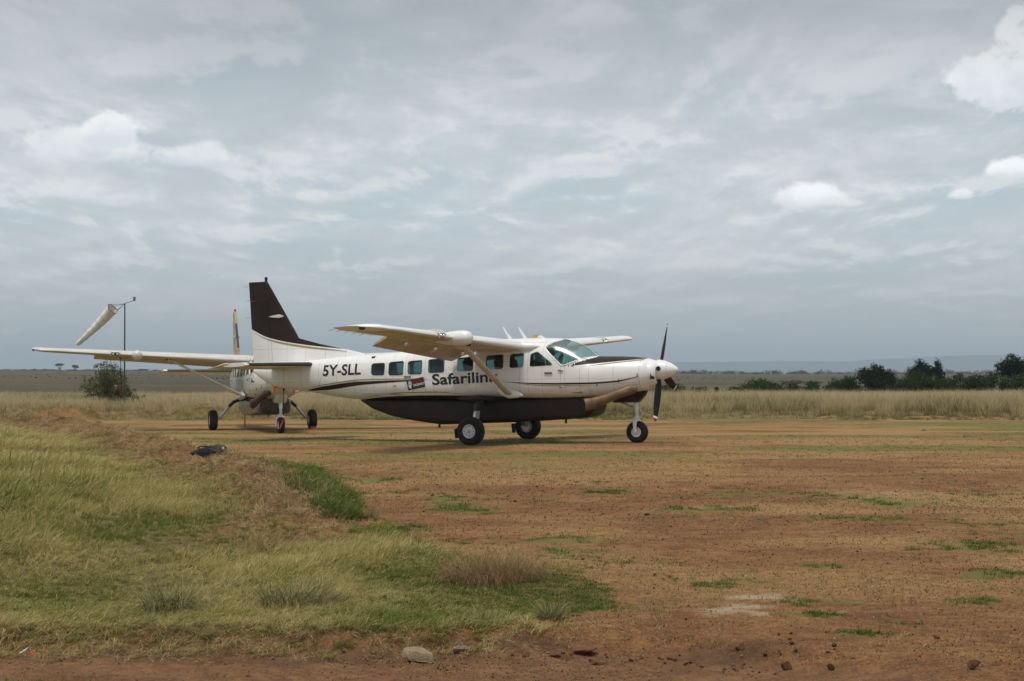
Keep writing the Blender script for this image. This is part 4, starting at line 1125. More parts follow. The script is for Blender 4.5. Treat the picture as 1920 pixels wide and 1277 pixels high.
# tag on the nose wheel and chock at the left main wheel
nt = empty('warning_tag', plane2.matrix_world @ Matrix.Translation((3.80 + .296, -.02, .30)))
tag(nt, 'orange warning tag hanging on the nose wheel of the pale aircraft', 'tag')
MB().add([(0, .07, .16), (0, .02, .17), (.002, -.09, -.12), (.002, -.05, -.13)], [(0, 1, 2, 3)]).add([(-.004, .07, .16), (-.004, .02, .17), (-.002, -.09, -.12), (-.002, -.05, -.13)], [(3, 2, 1, 0)]).build('ribbon', M['orange'], nt, False)
ck = plane2.matrix_world @ Vector((.36, 1.76, 0))
cz = H1(ck.x, ck.y)
cw = MB(); pr = [(-.09, 0), (.09, 0), (.01, .11), (-.05, .11)]
cw.loft([[Vector((p[0], s, p[1])) for p in pr] for s in (-.10, .10)], True)
chk = cw.build('wheel_chock', M['darkred'], None, False); chk.matrix_world = Matrix.Translation((ck.x, ck.y, cz - .004)) @ Matrix.Rotation(-1.2555, 4, 'Z')
tag(chk, 'red wheel chock against the main wheel of the pale aircraft', 'chock')
ts = plane2.matrix_world @ Vector((-4.6, .02, 0)); tsz = H1(ts.x, ts.y)
tsd = empty('tail_stand', Matrix.Translation((ts.x, ts.y, tsz)))
tag(tsd, 'thin red tail stand with round foot under the pale aircraft', 'stand')
MB().tube([(0, 0, .01), (0, 0, .62), (0, 0, 1.22)], [.025, .022, .02], 10).build('post', M['redpaint'], tsd)
MB().lathe([(.14, 0), (.14, .015), (.04, .03)], (0, 0, 0), 'Z', 18).build('foot', M['redpaint'], tsd)

# ------------------------------------------------------------------ pilot in the right-hand cockpit seat
pm = plane1.matrix_world
pil = empty('person', pm @ Matrix.Translation((1.66, -.40, 1.66)))
tag(pil, 'person in white shirt and blue face mask seated in the cockpit holding a paper', 'person')
def skinned(name, verts, edges, radii, mats, parent, pick, lev=2):
    me = bpy.data.meshes.new(name); me.from_pydata(verts, edges, []); ob = bpy.data.objects.new(name, me); COL.objects.link(ob)
    md = ob.modifiers.new('skin', 'SKIN')
    for v, r in zip(me.skin_vertices[0].data, radii): v.radius = (r, r) if not isinstance(r, tuple) else r
    me.skin_vertices[0].data[0].use_root = True
    sb = ob.modifiers.new('sub', 'SUBSURF'); sb.levels = lev; sb.render_levels = lev
    me2 = bpy.data.meshes.new_from_object(ob.evaluated_get(bpy.context.evaluated_depsgraph_get()))
    bpy.data.objects.remove(ob)
    me2.name = name; me2.materials.clear()
    for mt in mats: me2.materials.append(mt)
    for p in me2.polygons: p.use_smooth = True; p.material_index = pick(p.center)
    o_ = bpy.data.objects.new(name, me2); link(o_, parent)
    return o_
bv = [(0, 0, .10), (.0, 0, .30), (.02, 0, .47), (.03, 0, .57), (.04, 0, .635), (.06, 0, .73), (.075, 0, .83),
      (.02, -.19, .50), (.10, -.25, .27), (.34, -.20, .24), (.42, -.18, .29), (.02, .19, .50), (.10, .25, .27), (.33, .12, .24), (.41, .09, .29),
      (.30, -.12, .08), (.50, -.13, .06), (.52, -.13, -.20), (.30, .12, .08), (.50, .13, .06), (.52, .13, -.20)]
be = [(0, 1), (1, 2), (2, 3), (3, 4), (4, 5), (5, 6), (2, 7), (7, 8), (8, 9), (9, 10), (2, 11), (11, 12), (12, 13), (13, 14), (0, 15), (15, 16), (16, 17), (0, 18), (18, 19), (19, 20)]
br = [(.16, .13), (.16, .12), (.15, .11), .065, .055, (.082, .098), (.075, .085), .07, .052, .04, .035, .07, .052, .04, .035, .085, .07, .05, .085, .07, .05]
skinned('body', bv, be, br, [M['shirt'], M['skin'], M['bag']], pil, lambda c_: 2 if c_.z < .14 and c_.x > .16 or c_.z < 0 else (1 if c_.z > .585 or (c_.x > .26 and c_.z < .35) else 0))
hd = MB()
def ball(c_, r, n=14, k=9):
    rings = []
    for i_ in range(k):
        a = math.pi * (i_ + .5) / k
        rings.append([Vector((c_[0] + r[0] * math.sin(a) * math.cos(q), c_[1] + r[1] * math.sin(a) * math.sin(q), c_[2] + r[2] * math.cos(a))) for q in np.linspace(0, 2 * math.pi, n, endpoint=False)])
    return rings
MB().loft(ball((.045, 0, .815), (.105, .088, .085)), True).build('hair', M['hair'], pil)
MB().loft(ball((.125, 0, .705), (.055, .068, .065)), True).build('face_mask', M['mask'], pil)
for s in (-1, 1):
    MB().loft(ball((.055, s * .092, .755), (.022, .012, .032), 8, 5), True).build('ear', M['skin'], pil)
    MB().loft(ball((.148, s * .033, .785), (.012, .017, .010), 8, 5), True).build('eye', M['dark'], pil)
    # five fingers of each hand closed on the paper's lower edge
    hx, hy, hz = (.42, -.18, .29) if s < 0 else (.41, .09, .29)
    for q, (dy, ln) in enumerate(((-.03, .055), (-.011, .065), (.009, .06), (.028, .048))):
        MB().tube([(hx + .0, hy + dy, hz + .01), (hx + .03, hy + dy, hz + .04), (hx + .035, hy + dy, hz + .04 + ln * .6), (hx + .02, hy + dy, hz + .05 + ln * .8)], [.010, .009, .0085, .007], 6).build('finger', M['skin'], pil)
    MB().tube([(hx - .01, hy - s * .03, hz), (hx + .0, hy - s * .045, hz + .035), (hx + .012, hy - s * .035, hz + .065)], [.011, .010, .008], 6).build('thumb', M['skin'], pil)
pp = empty('paper_sheet', pm @ Matrix.Translation((2.16, -.42, 1.98)) @ Matrix.Rotation(R_(-66), 4, 'Z') @ Matrix.Rotation(R_(-12), 4, 'X'))
tag(pp, 'white paper held up behind the windshield by the masked person', 'paper')
MB().box((0, 0, .15), (.004, .40, .27)).build('sheet', M['paper'], pp, False)
MB().box((.004, .0, .15), (.002, .30, .004)).box((.004, 0, .19), (.002, .30, .004)).box((.004, -.03, .11), (.002, .22, .004)).build('printed_lines', M['strap'], pp, False)

# ------------------------------------------------------------------ windsock
wb_ = G(233, 777); WY = wb_.y
ws = empty('windsock', Matrix.Translation(wb_))
tag(ws, 'off-white windsock drooping from a thin steel pole beside a leafy bush', 'windsock')
s_ = WY / FPX
ptop = (779 - 571) * s_
MB().tube([(0, 0, -.1), (.02, 0, ptop * .5), (.03, 0, ptop)], [.045, .04, .034], 10).build('pole', M['pole'], ws)
cxk, czk = (211 - 233) * s_, (779 - 581) * s_
axis = Vector(((137 - 211) * s_ * 1.03, 1.0, (645 - 581) * -s_ * 1.03)); L = axis.length; ax = axis.normalized()
u = ax.cross(Vector((0, 1, 0))).normalized(); v = ax.cross(u)
def ringat(f_, r):
    c_ = Vector((cxk, 0, czk)) + axis * f_
    return [c_ + u * r * math.cos(a) + v * r * math.sin(a) for a in np.linspace(0, 2 * math.pi, 24, endpoint=False)]
rn = []
for f_ in np.linspace(0, 1, 29):
    r = .30 - .185 * f_ ** .95 + .012 * math.sin(f_ * 43) + .006 * math.sin(f_ * 91)
    rr = ringat(f_, r); c_ = Vector((cxk, 0, czk)) + axis * f_
    rn.append([c_ + (p - c_) * (1 + .035 * math.sin(3 * j * .26 + f_ * 9)) + Vector((0, 0, -.07 * math.sin(math.pi * f_))) for j, p in enumerate(rr)])
so_ = MB(); so_.loft(rn, False); so_.build('sock', M['sock'], ws, True, 60)
hp = ringat(0, .305)
MB().tube(hp + hp[:1], .016, 6, False).build('hoop', M['pole'], ws)
fr_ = MB()
for j in (2, 8, 14, 20): fr_.tube([(.03, 0, ptop - .03), hp[j]], .011, 5)
fr_.build('frame_rods', M['pole'], ws)
MB().tube([(.03, 0, ptop), ((241 - 233) * s_, 0, ptop + .06), ((250 - 233) * s_, 0, (779 - 566) * s_)], .014, 6).build('balance_arm', M['pole'], ws)
MB().box(((252 - 233) * s_, 0, (779 - 562.5) * s_), (.13, .05, .22), Matrix.Rotation(.12, 3, 'Y')).build('balance_weight', M['strap'], ws, False)
MB().tube([hp[6], hp[6] + Vector((-.06, 0, -.35)), hp[6] + Vector((-.10, 0, -.62))], .006, 4).build('loose_cord', M['pole'], ws)

# ------------------------------------------------------------------ black bag on the grass
_b = flat(390, 871); bb = Vector((_b[0], _b[1], H1(*_b))); bs = bb.y / FPX
bag = empty('travel_bag', Matrix.Translation(bb + Vector((0, 0, -.02))) @ Matrix.Rotation(-.28, 4, 'Z') @ Matrix.Scale(.88, 4))
tag(bag, 'black travel bag with grey straps lying on grass beside the earth ridge', 'bag')
rings = []
for f_ in np.linspace(0, 1, 13):
    x = -.40 + .78 * f_; hh = (.19 + .17 * min(1, f_ * 1.6)) * (1 - .10 * (f_ > .93)) * (.8 if f_ < .02 else 1); ww = .20 * (1 if .02 < f_ < .95 else .85)
    rings.append([Vector((x, ww * math.copysign(abs(math.cos(a))**.5, math.cos(a)), hh / 2 + hh / 2 * math.copysign(abs(math.sin(a))**.55, math.sin(a)) + .012 * math.sin(7 * a + 9 * f_))) for a in np.linspace(0, 2 * math.pi, 22, endpoint=False)])
MB().loft(rings, True).build('body', M['bag'], bag, True, 50)
for x in (-.12, .18): MB().tube([(x, -.212, .02), (x, -.222, .18), (x + .01, -.19, .33), (x + .01, 0, .372), (x, .19, .33)], .016, 6, True, .3, (1, 0, 0)).build('strap', M['pole'], bag)
MB().tube([(-.36, -.215, .18), (-.1, -.225, .22), (.2, -.222, .23), (.38, -.2, .25)], .009, 5).build('piping', M['pole'], bag)
MB().box((-.02, -.225, .12), (.26, .06, .15)).build('pocket', M['bag'], bag, False)
MB().tube([(-.14, -.23, .30), (-.05, -.27, .34), (.1, -.27, .34), (.18, -.23, .31)], .014, 6).build('handle', M['bag'], bag)
MB().box((.385, -.05, .30), (.03, .07, .05)).build('luggage_tag', M['paper'], bag, False)
MB().box((-.16, -.23, .14), (.09, .012, .08)).build('buckle', M['strap'], bag, False)

# ------------------------------------------------------------------ litter
def litter(px, py, pts, mat, label):
    p = G(px, py); V = [(a, b, c_ + .012) for a, b, c_ in pts]; n = len(V)
    V2 = [(a, b, c_ + .003) for a, b, c_ in V]
    o_ = mesh_np('litter_scrap', V + V2, [tuple(range(n))[::-1], tuple(range(n, 2 * n))] + [(j, (j + 1) % n, n + (j + 1) % n, n + j) for j in range(n)], mat, None, False)
    o_.location = p; tag(o_, label, 'litter')
litter(58, 1237, [(-.03, .02, .0), (.0, .03, .018), (.03, -.012, .012), (.02, -.022, -.004), (-.006, -.006, .008)], M['red'], 'crumpled red plastic scrap on the bare track')
litter(44, 1233, [(-.03, -.02, .0), (.0, -.03, .01), (.025, .03, .035), (.005, .04, .02)], M['paper'], 'small white paper scrap beside the red scrap')
litter(1731, 808, [(-.12, 0, 0), (-.03, -.08, .08), (.10, -.06, .03), (.13, .05, .0), (.0, .09, .06)], M['paper'], 'white plastic scrap lying far out on the strip')
# ------------------------------------------------------------------ stones
def stone_mesh(name, seed, sub=2):
    bm = bmesh.new(); bmesh.ops.create_icosphere(bm, subdivisions=sub, radius=1)
    r = np.random.default_rng(seed)
    pl = [(Vector(r.normal(size=3)).normalized(), r.uniform(.34, .74)) for _ in range(13)]
    for v in bm.verts:
        for nrm, d in pl:
            e = v.co.dot(nrm) - d
            if e > 0: v.co -= nrm * e * .97
        v.co *= 1 + .05 * math.sin(v.co.x * 5 + seed) * math.sin(v.co.y * 6)
    me = bpy.data.meshes.new(name); bm.to_mesh(me); bm.free()
    return me
def stone_mat(name, a, b):
    m, t, o = new_mat(name)
    tc_ = t.node('ShaderNodeTexCoord').outputs['Object']; n = t.noise(tc_, 2.2, 7, .65); n2 = t.noise(tc_, 9, 6, .7)
    bp_ = t.node('ShaderNodeBump'); bp_.inputs['Strength'].default_value = .6; bp_.inputs['Distance'].default_value = .08; t.link(n2, bp_.inputs['Height'])
    principled(t, o, t.mix(t.ramp(n2, .4, .7), t.mix(t.ramp(n, .35, .65), a, b), tuple(c_ * .55 for c_ in a)), .9, 0, .2, 0, bp_.outputs[0])
    return m
SM = [stone_mat('pale_stone', (.36, .28, .165), (.54, .45, .30)), stone_mat('rust_stone', (.17, .085, .045), (.30, .16, .085)), stone_mat('dark_stone', (.065, .036, .022), (.12, .07, .042)), stone_mat('buff_stone', (.24, .18, .12), (.38, .30, .21))]
def rock(px, py, w_, h_, d_, mi, seed, label, group=None, rz=0, tilt=0, name='rock'):
    p = G(px, py); sc = p.y / FPX
    me = stone_mesh(name, seed, 3); me.materials.append(SM[mi])
    for pl_ in me.polygons: pl_.use_smooth = True
    me.set_sharp_from_angle(angle=R_(16))
    o_ = bpy.data.objects.new(name, me); link(o_)
    o_.scale = (w_ * sc / 2 * 1.3, d_ * sc / 2 * 1.3, h_ * sc / 2 * 1.65); o_.rotation_euler = (0, tilt, rz); o_.location = (p.x, p.y + d_ * sc * .3, p.z + h_ * sc * .36)
    tag(o_, label, 'rock', group)
rock(787, 1249, 56, 30, 40, 0, 3, 'pale cream rock sitting on the bare track')
rock(860, 1233, 42, 14, 30, 3, 5, 'flat grey-brown rock half sunk beside the pale cream rock', None, .2)
rock(1095, 1201, 46, 17, 34, 1, 8, 'flat rust-brown slab tilted on the track verge', None, .1, -.12)
rock(1040, 1220, 30, 16, 24, 1, 11, 'small rust-brown rock left of the flat slab', None, .6)
rock(1124, 1250, 26, 13, 20, 1, 14, 'squarish orange-brown stone on the bare track below the slab')
rock(1478, 1260, 26, 16, 20, 1, 17, 'rounded brown rock near the dark patch')
rock(1825, 1258, 28, 18, 22, 1, 20, 'rounded rust rock alone on the bare ground')
rock(1390, 1212, 20, 14, 16, 1, 23, 'brown stone standing at the edge of the dark patch')
rock(1561, 1242, 16, 11, 13, 2, 26, 'dark brown clod on the open track')
rock(1757, 1200, 16, 9, 12, 1, 29, 'orange-brown stone on the open dirt')
rock(1227, 1078, 10, 8, 8, 0, 31, 'small white stone on the red dirt')
rock(672, 1022, 12, 8, 10, 2, 33, 'dark clod on the dirt beside the short green grass')
rock(1212, 966, 12, 6, 10, 2, 35, 'dark brown clod on the open strip')
base = [stone_mesh('stone', 40 + q, 1) for q in range(6)]
variants = []
for q, me in enumerate(base):
    for mi in (1, 1, 2, 3):
        m2 = me.copy(); m2.name = 'stone'; m2.materials.append(SM[mi]); variants.append(m2)
spots = []
r2 = np.random.default_rng(5)
while len(spots) < 150:     # scattered over the strip
    px, py = r2.uniform(620, 1915), 850 + 420 * r2.random() ** .8
    x, y = flat(px, py)
    if inside(FIELD, np.array([x]), np.array([y]))[0]: continue
    spots.append((px, py, r2.uniform(3.0, 7.5) * (.7 + .5 * (py > 1150)), 0))
while len(spots) < 260:     # rubble along the worn edge
    px = r2.choice([r2.normal(1380, 90), r2.normal(1180, 80), r2.uniform(100, 1000)]); py = r2.normal(1222, 16)
    if 0 < px < 1915 and py < 1272: spots.append((px, py, r2.uniform(5, 16), 1))
for (px, py, w_, g_) in spots:
    p = G(px, py); sc = p.y / FPX * w_ / 2
    vi = int(r2.integers(len(variants))); tone = ('rust-brown', 'rust-brown', 'dark brown', 'pale buff')[vi % 4]
    o_ = bpy.data.objects.new('stone', variants[vi]); link(o_)
    o_.scale = (sc * r2.uniform(.9, 1.3), sc * r2.uniform(.8, 1.1), sc * r2.uniform(.5, .85)); o_.rotation_euler = (0, 0, r2.uniform(0, 6.28)); o_.location = (p.x, p.y, p.z + sc * .35)
    if g_: tag(o_, 'small %s stone in the rubble along the worn track edge' % tone, 'stone', '%s stones in the rubble along the track edge' % tone)
    else: tag(o_, 'small %s loose stone scattered on the open dirt strip' % tone, 'stone', '%s loose stones on the dirt strip' % tone)

# ------------------------------------------------------------------ scatter of uncountable stuff by geometry nodes
def scatter(name, pts, rot, scl, idx, tint, sources, mat=None):
    me = bpy.data.meshes.new(name); me.from_pydata([tuple(p) for p in pts], [], [])
    for nm, typ, key, arr in (('rot', 'FLOAT_VECTOR', 'vector', rot), ('scl', 'FLOAT_VECTOR', 'vector', scl), ('tint', 'FLOAT', 'value', tint), ('idx', 'INT', 'value', idx)):
        at = me.attributes.new(nm, typ, 'POINT'); at.data.foreach_set(key, np.asarray(arr, np.int32 if typ == 'INT' else np.float32).ravel())
    o_ = bpy.data.objects.new(name, me); link(o_); tag(o_, kind='stuff')
    col = bpy.data.collections.new(name + '_pieces')
    for q, sme in enumerate(sources):
        so2 = bpy.data.objects.new('%s_piece_%02d' % (name, q), sme); col.objects.link(so2)
    ng = bpy.data.node_groups.new(name + '_scatter', 'GeometryNodeTree')
    ng.interface.new_socket('Geometry', in_out='INPUT', socket_type='NodeSocketGeometry'); ng.interface.new_socket('Geometry', in_out='OUTPUT', socket_type='NodeSocketGeometry')
    N = ng.nodes; gi = N.new('NodeGroupInput'); go = N.new('NodeGroupOutput'); iop = N.new('GeometryNodeInstanceOnPoints'); ci = N.new('GeometryNodeCollectionInfo')
    ci.inputs[0].default_value = col; ci.inputs[1].default_value = True; ci.inputs[2].default_value = True
    def na(nm, dt):
        a = N.new('GeometryNodeInputNamedAttribute'); a.data_type = dt; a.inputs[0].default_value = nm; return a.outputs[0]
    ng.links.new(gi.outputs[0], iop.inputs['Points']); ng.links.new(ci.outputs[0], iop.inputs['Instance'])
    iop.inputs['Pick Instance'].default_value = True
    ng.links.new(na('idx', 'INT'), iop.inputs['Instance Index'])
    e2r = N.new('FunctionNodeEulerToRotation'); ng.links.new(na('rot', 'FLOAT_VECTOR'), e2r.inputs[0]); ng.links.new(e2r.outputs[0], iop.inputs['Rotation'])
    ng.links.new(na('scl', 'FLOAT_VECTOR'), iop.inputs['Scale']); ng.links.new(iop.outputs[0], go.inputs[0])
    md = o_.modifiers.new('scatter', 'NODES'); md.node_group = ng
    return o_
def clump(seed, n, h, spread, lean, width, curl=.5, lying=0., hvar=.45, wind=False):
    r = np.random.default_rng(seed)
    V = np.zeros((n, 7, 3)); A = np.zeros((n, 7, 3))
    for j in range(n):
        a = r.uniform(0, 2 * math.pi); rad = spread * math.sqrt(r.random()); root = np.array([rad * math.cos(a), rad * math.sin(a), -.02])
        hh = h * (1 - hvar + hvar * 1.6 * r.random()); la = r.normal(.15, .75) if wind else a + r.normal(0, .8); ln = abs(r.normal(lean, lean * .5)) + lying
        ws_ = width * r.uniform(.6, 1.3); side = r.uniform(0, math.pi); sv = np.array([math.cos(side), math.sin(side), 0]) * ws_ / 2
        d = np.array([math.cos(la), math.sin(la), 0]); P = []
        for q in (0, .4, .75, 1.0):
            bend = ln * q + curl * ln * q * q
            P.append(root + hh * q * (np.array([0, 0, 1]) * math.cos(min(1.75, bend)) + d * math.sin(min(1.75, bend))))
        V[j, 0], V[j, 1] = P[0] - sv, P[0] + sv; V[j, 2], V[j, 3] = P[1] - sv * .9, P[1] + sv * .9; V[j, 4], V[j, 5] = P[2] - sv * .6, P[2] + sv * .6; V[j, 6] = P[3]
        rnd = r.random(); A[j, :, 1] = rnd; A[j, :, 0] = (0, 0, .4, .4, .75, .75, 1); A[j, :, 2] = r.random()
    F = []
    for j in range(n):
        b = 7 * j; F += [(b, b + 1, b + 3, b + 2), (b + 2, b + 3, b + 5, b + 4), (b + 4, b + 5, b + 6)]
    me = bpy.data.meshes.new('clump'); me.from_pydata(V.reshape(-1, 3).tolist(), [], F); me.update()
    at = me.attributes.new('bl', 'FLOAT_VECTOR', 'POINT'); at.data.foreach_set('vector', A.reshape(-1).astype(np.float32))
    return me
def grass_mat(name, green, green2, dryc, dry2, bias, transl=.3):
    """bias: share of dry blades"""
    m, t, o = new_mat(name)
    s = t.node('ShaderNodeSeparateXYZ'); t.link(t.attr('bl').outputs['Vector'], s.inputs[0])
    ti = t.attr('tint', 'INSTANCER').outputs['Fac']
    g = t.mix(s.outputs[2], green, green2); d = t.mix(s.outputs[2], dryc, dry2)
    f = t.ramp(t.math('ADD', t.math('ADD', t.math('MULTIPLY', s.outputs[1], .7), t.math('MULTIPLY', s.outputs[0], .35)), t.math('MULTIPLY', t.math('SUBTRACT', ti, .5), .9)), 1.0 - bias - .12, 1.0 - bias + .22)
    c_ = t.mix(f, g, d)
    df = t.node('ShaderNodeBsdfDiffuse'); tr = t.node('ShaderNodeBsdfTranslucent'); t.link(c_, df.inputs[0]); t.link(c_, tr.inputs[0])
    mx = t.node('ShaderNodeMixShader'); mx.inputs[0].default_value = transl; t.link(df.outputs[0], mx.inputs[1]); t.link(tr.outputs[0], mx.inputs[2]); t.link(mx.outputs[0], o.inputs[0])
    return m
def with_mat(me, m):
    me.materials.append(m); return me
def place(xy, zoff=0):
    z = height(xy[:, 0], xy[:, 1]); return np.column_stack([xy, z + zoff])
def rnd_rot(n, tilt=.12): return np.column_stack([rng.normal(0, tilt, n), rng.normal(0, tilt, n), rng.uniform(0, 2 * math.pi, n)])

# ---- field grass in front of the earth ridge
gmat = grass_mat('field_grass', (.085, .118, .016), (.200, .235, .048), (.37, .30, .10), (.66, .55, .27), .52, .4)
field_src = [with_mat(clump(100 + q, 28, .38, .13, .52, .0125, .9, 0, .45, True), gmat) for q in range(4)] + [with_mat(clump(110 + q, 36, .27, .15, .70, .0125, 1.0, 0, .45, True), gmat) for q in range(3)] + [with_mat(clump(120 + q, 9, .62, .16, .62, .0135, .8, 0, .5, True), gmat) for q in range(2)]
N = 120000
yy_ = np.exp(rng.uniform(np.log(9.9), np.log(64), N)); xx_ = rng.uniform(-.62, .12, N) * (yy_ + 2)
ok = inside(FIELD, xx_ + rng.normal(0, .12, N), yy_ + rng.normal(0, .25, N)); xx_, yy_ = xx_[ok], yy_[ok]
cl = fbm(xx_ * .55 + 30, yy_ * .40 + 8, 4)
BAGP = np.array([bb.x, bb.y])
def bag_clear(x, y): return np.hypot(x - BAGP[0], y - BAGP[1] + .25) > .60
kp = (rng.random(len(xx_)) < np.clip(.30 + (cl - .35) * 2.2, .22, .85)) & bag_clear(xx_, yy_); xx_, yy_, cl = xx_[kp], yy_[kp], cl[kp]
n_ = len(xx_)
front = np.clip((yy_ - 10.1) / 5.0, .22, 1) * np.interp(xx_, [-4, -1.8, 0], [1, .75, .45]); front = np.maximum(front, .26)       # shorter towards the track and the right
idx = np.where(rng.random(n_) < .10, rng.integers(7, 9, n_), np.where(cl > .47, rng.integers(0, 4, n_), rng.integers(4, 7, n_)))
s0 = (.36 + .72 * np.clip(cl - .25, 0, .6)) * front * rng.uniform(.75, 1.25, n_) * np.clip(.75 + yy_ / 60, .9, 1.3)
wid = np.clip(yy_ / 12, 1, 3.2) ** .6
tint = np.clip(.5 + (fbm(xx_ * .45 + 50, yy_ * .4 + 3, 5, .65) - .5) * 1.7 + rng.normal(0, .12, n_) + .20 * np.clip((yy_ - 17) / 20, 0, 1) - .28 * np.clip((xx_ + 2.2) / 1.5, 0, 1) * (yy_ < 17), 0, 1)
rt = rnd_rot(n_, .10); rt[:, 2] = rng.normal(0, .7, n_)
dbm, _ = seg_dist(xx_, yy_, BERM); s0 = s0 * np.clip(.35 + (dbm - .6) / 3.2, .35, 1)
wx = s0 * wid * np.clip(front, .2, 1) ** -.55
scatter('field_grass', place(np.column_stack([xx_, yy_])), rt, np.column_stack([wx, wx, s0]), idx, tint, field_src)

# ---- short green grass on the strip and beyond the ridge
smat = grass_mat('short_grass', (.060, .104, .020), (.120, .170, .038), (.26, .22, .08), (.40, .33, .15), .26)
short_src = [with_mat(clump(140 + q, 26, .085, .11, .6, .009, .8), smat) for q in range(4)] + [with_mat(clump(150, 40, .22, .12, .5, .010, .8), smat)]
N = 150000
yy_ = np.exp(rng.uniform(np.log(8.5), np.log(68), N)); xx_ = rng.uniform(-.40, .40, N) * (yy_ + 1)
g_ = np.maximum(green_mask(xx_, yy_), inside(FIELD, xx_, yy_) * .6)
kp = (rng.random(N) < np.clip((g_ - .25) * 1.2, 0, 1) * np.where(yy_ > 28, .22, .75) * np.where(inside(GREEN1, xx_, yy_), 1.6, np.clip((fbm(xx_ * 3.1, yy_ * 2.2, 3) - .36) * 5, .04, 1))) & bag_clear(xx_, yy_) & ~inside(FIELD, xx_, yy_) | (inside(FIELD, xx_, yy_) & (xx_ > -1.6 - rng.random(N)) & (yy_ < 17.5) & (rng.random(N) < .55)); xx_, yy_, g_ = xx_[kp], yy_[kp], g_[kp]
g1 = inside(GREEN1, xx_, yy_); n_ = len(xx_)
idx = np.where(g1 & (rng.random(n_) < .5), 4, rng.integers(0, 4, n_)); s0 = rng.uniform(.45, 1.0, n_) * np.where(g1, .85, .70) * np.where(yy_ > 28, .6, 1) * (.5 + .6 * g_)
wid = np.clip(yy_ / 12, 1, 4) ** .6
scatter('short_grass', place(np.column_stack([xx_, yy_])), rnd_rot(n_, .1), np.column_stack([s0 * wid, s0 * wid, s0]), idx, np.clip(.45 + rng.normal(0, .2, n_) + .18 * (yy_ > 28) + .12 * inside(FIELD, xx_, yy_), 0, 1), short_src)

# ---- straw and dug-up roots on the earth ridge, dead stalks at the worn edge
hmat = grass_mat('dry_straw', (.15, .085, .040), (.30, .195, .095), (.40, .285, .145), (.60, .46, .27), .58, .15)
hay_src = [with_mat(clump(160 + q, 40, .32, .20, 1.05, .0115, .5, .25), hmat) for q in range(4)]
L_ = sum(np.linalg.norm(BERM[q + 1] - BERM[q]) for q in range(len(BERM) - 1))
def along(pts, n, sig):
    seg = np.array([np.linalg.norm(np.array(pts[q + 1]) - np.array(pts[q])) for q in range(len(pts) - 1)]); cum = np.concatenate([[0], np.cumsum(seg)])
    s = rng.uniform(0, cum[-1], n); q = np.clip(np.searchsorted(cum, s) - 1, 0, len(seg) - 1); P_ = np.array(pts)
    return P_[q] + (P_[q + 1] - P_[q]) * ((s - cum[q]) / seg[q])[:, None] + rng.normal(0, sig, (n, 2))
b1 = along(BERM, 2500, .36); b2 = along(SPOIL, 900, .5); b3 = along(BERM[-4:], 900, .30)
e_x = np.minimum(rng.uniform(-3.8, .9, 1500), rng.uniform(-3.8, 1.3, 1500)); e_y = 10.3 + rng.normal(0, .24, 1500)
P_ = np.concatenate([b1, b2, b3, np.column_stack([e_x, e_y])]); n_ = len(P_)
s0 = np.concatenate([rng.uniform(.2, .55, 2500), rng.uniform(.5, 1.1, 900), rng.uniform(.15, .45, 900), rng.uniform(.08, .32, 1500) * (rng.random(1500) < .65)])
ok_ = bag_clear(P_[:, 0], P_[:, 1])
P_, s0 = P_[ok_], s0[ok_]
stint = np.clip(np.concatenate([rng.normal(.5, .25, 4300), rng.normal(.30, .2, 1500)]), 0, 1)[ok_]; n_ = len(P_)
scatter('dry_straw', place(P_, .0), rnd_rot(n_, .45), np.column_stack([s0, s0, s0 * np.where(P_[:, 1] < 11.5, .35, .55)]), rng.integers(0, 4, n_), stint, hay_src)

# ---- tall golden grass beyond the strip
tmat = grass_mat('tall_grass', (.120, .125, .038), (.185, .175, .065), (.48, .385, .205), (.66, .55, .34), .68, .38)
tall_src = [with_mat(clump(180 + q, 70, .95, .30, .20, .013, 1.0), tmat) for q in range(5)] + [with_mat(clump(190 + q, 60, .42, .30, .40, .014, .8), tmat) for q in range(2)]
N = 26000
yy_ = 70 + 75 * rng.random(N) ** 1.6; xx_ = rng.uniform(-.43, .43, N) * yy_
fr = tall_front(xx_); d_ = yy_ - fr
pt = fbm(xx_ * .11 + 5, yy_ * .2, 4)
kp = (d_ > -9 + 10 * (pt - .5)) & ((d_ > -1) | (rng.random(N) < .35)) & (rng.random(N) < np.clip(.5 + (pt - .3) * 2, .35, 1)); xx_, yy_, d_, pt = xx_[kp], yy_[kp], d_[kp], pt[kp]
# clear round the windsock bush and the spoil heaps
dsp, _ = seg_dist(xx_, yy_, SPOIL); kp = (dsp > .8); xx_, yy_, d_, pt = xx_[kp], yy_[kp], d_[kp], pt[kp]
n_ = len(xx_); low_ = d_ < rng.normal(.6, 1.6, n_)
idx = np.where(low_, rng.integers(5, 7, n_), rng.integers(0, 5, n_))
s0 = rng.uniform(.75, 1.15, n_) * np.where(low_, np.clip(.85 + d_ * .07, .3, .9), .62 + .75 * pt) * np.where(xx_ < -15, .85, 1.0)
tint = np.clip(np.where(low_, .25, .62) + rng.normal(0, .16, n_) + (fbm(xx_ * .10, yy_ * .2 + 9, 4) - .5) * 1.8, 0, 1)
scatter('tall_grass', place(np.column_stack([xx_, yy_])), rnd_rot(n_, .06), np.column_stack([s0 * 1.15, s0 * 1.15, s0]), idx, tint, tall_src)

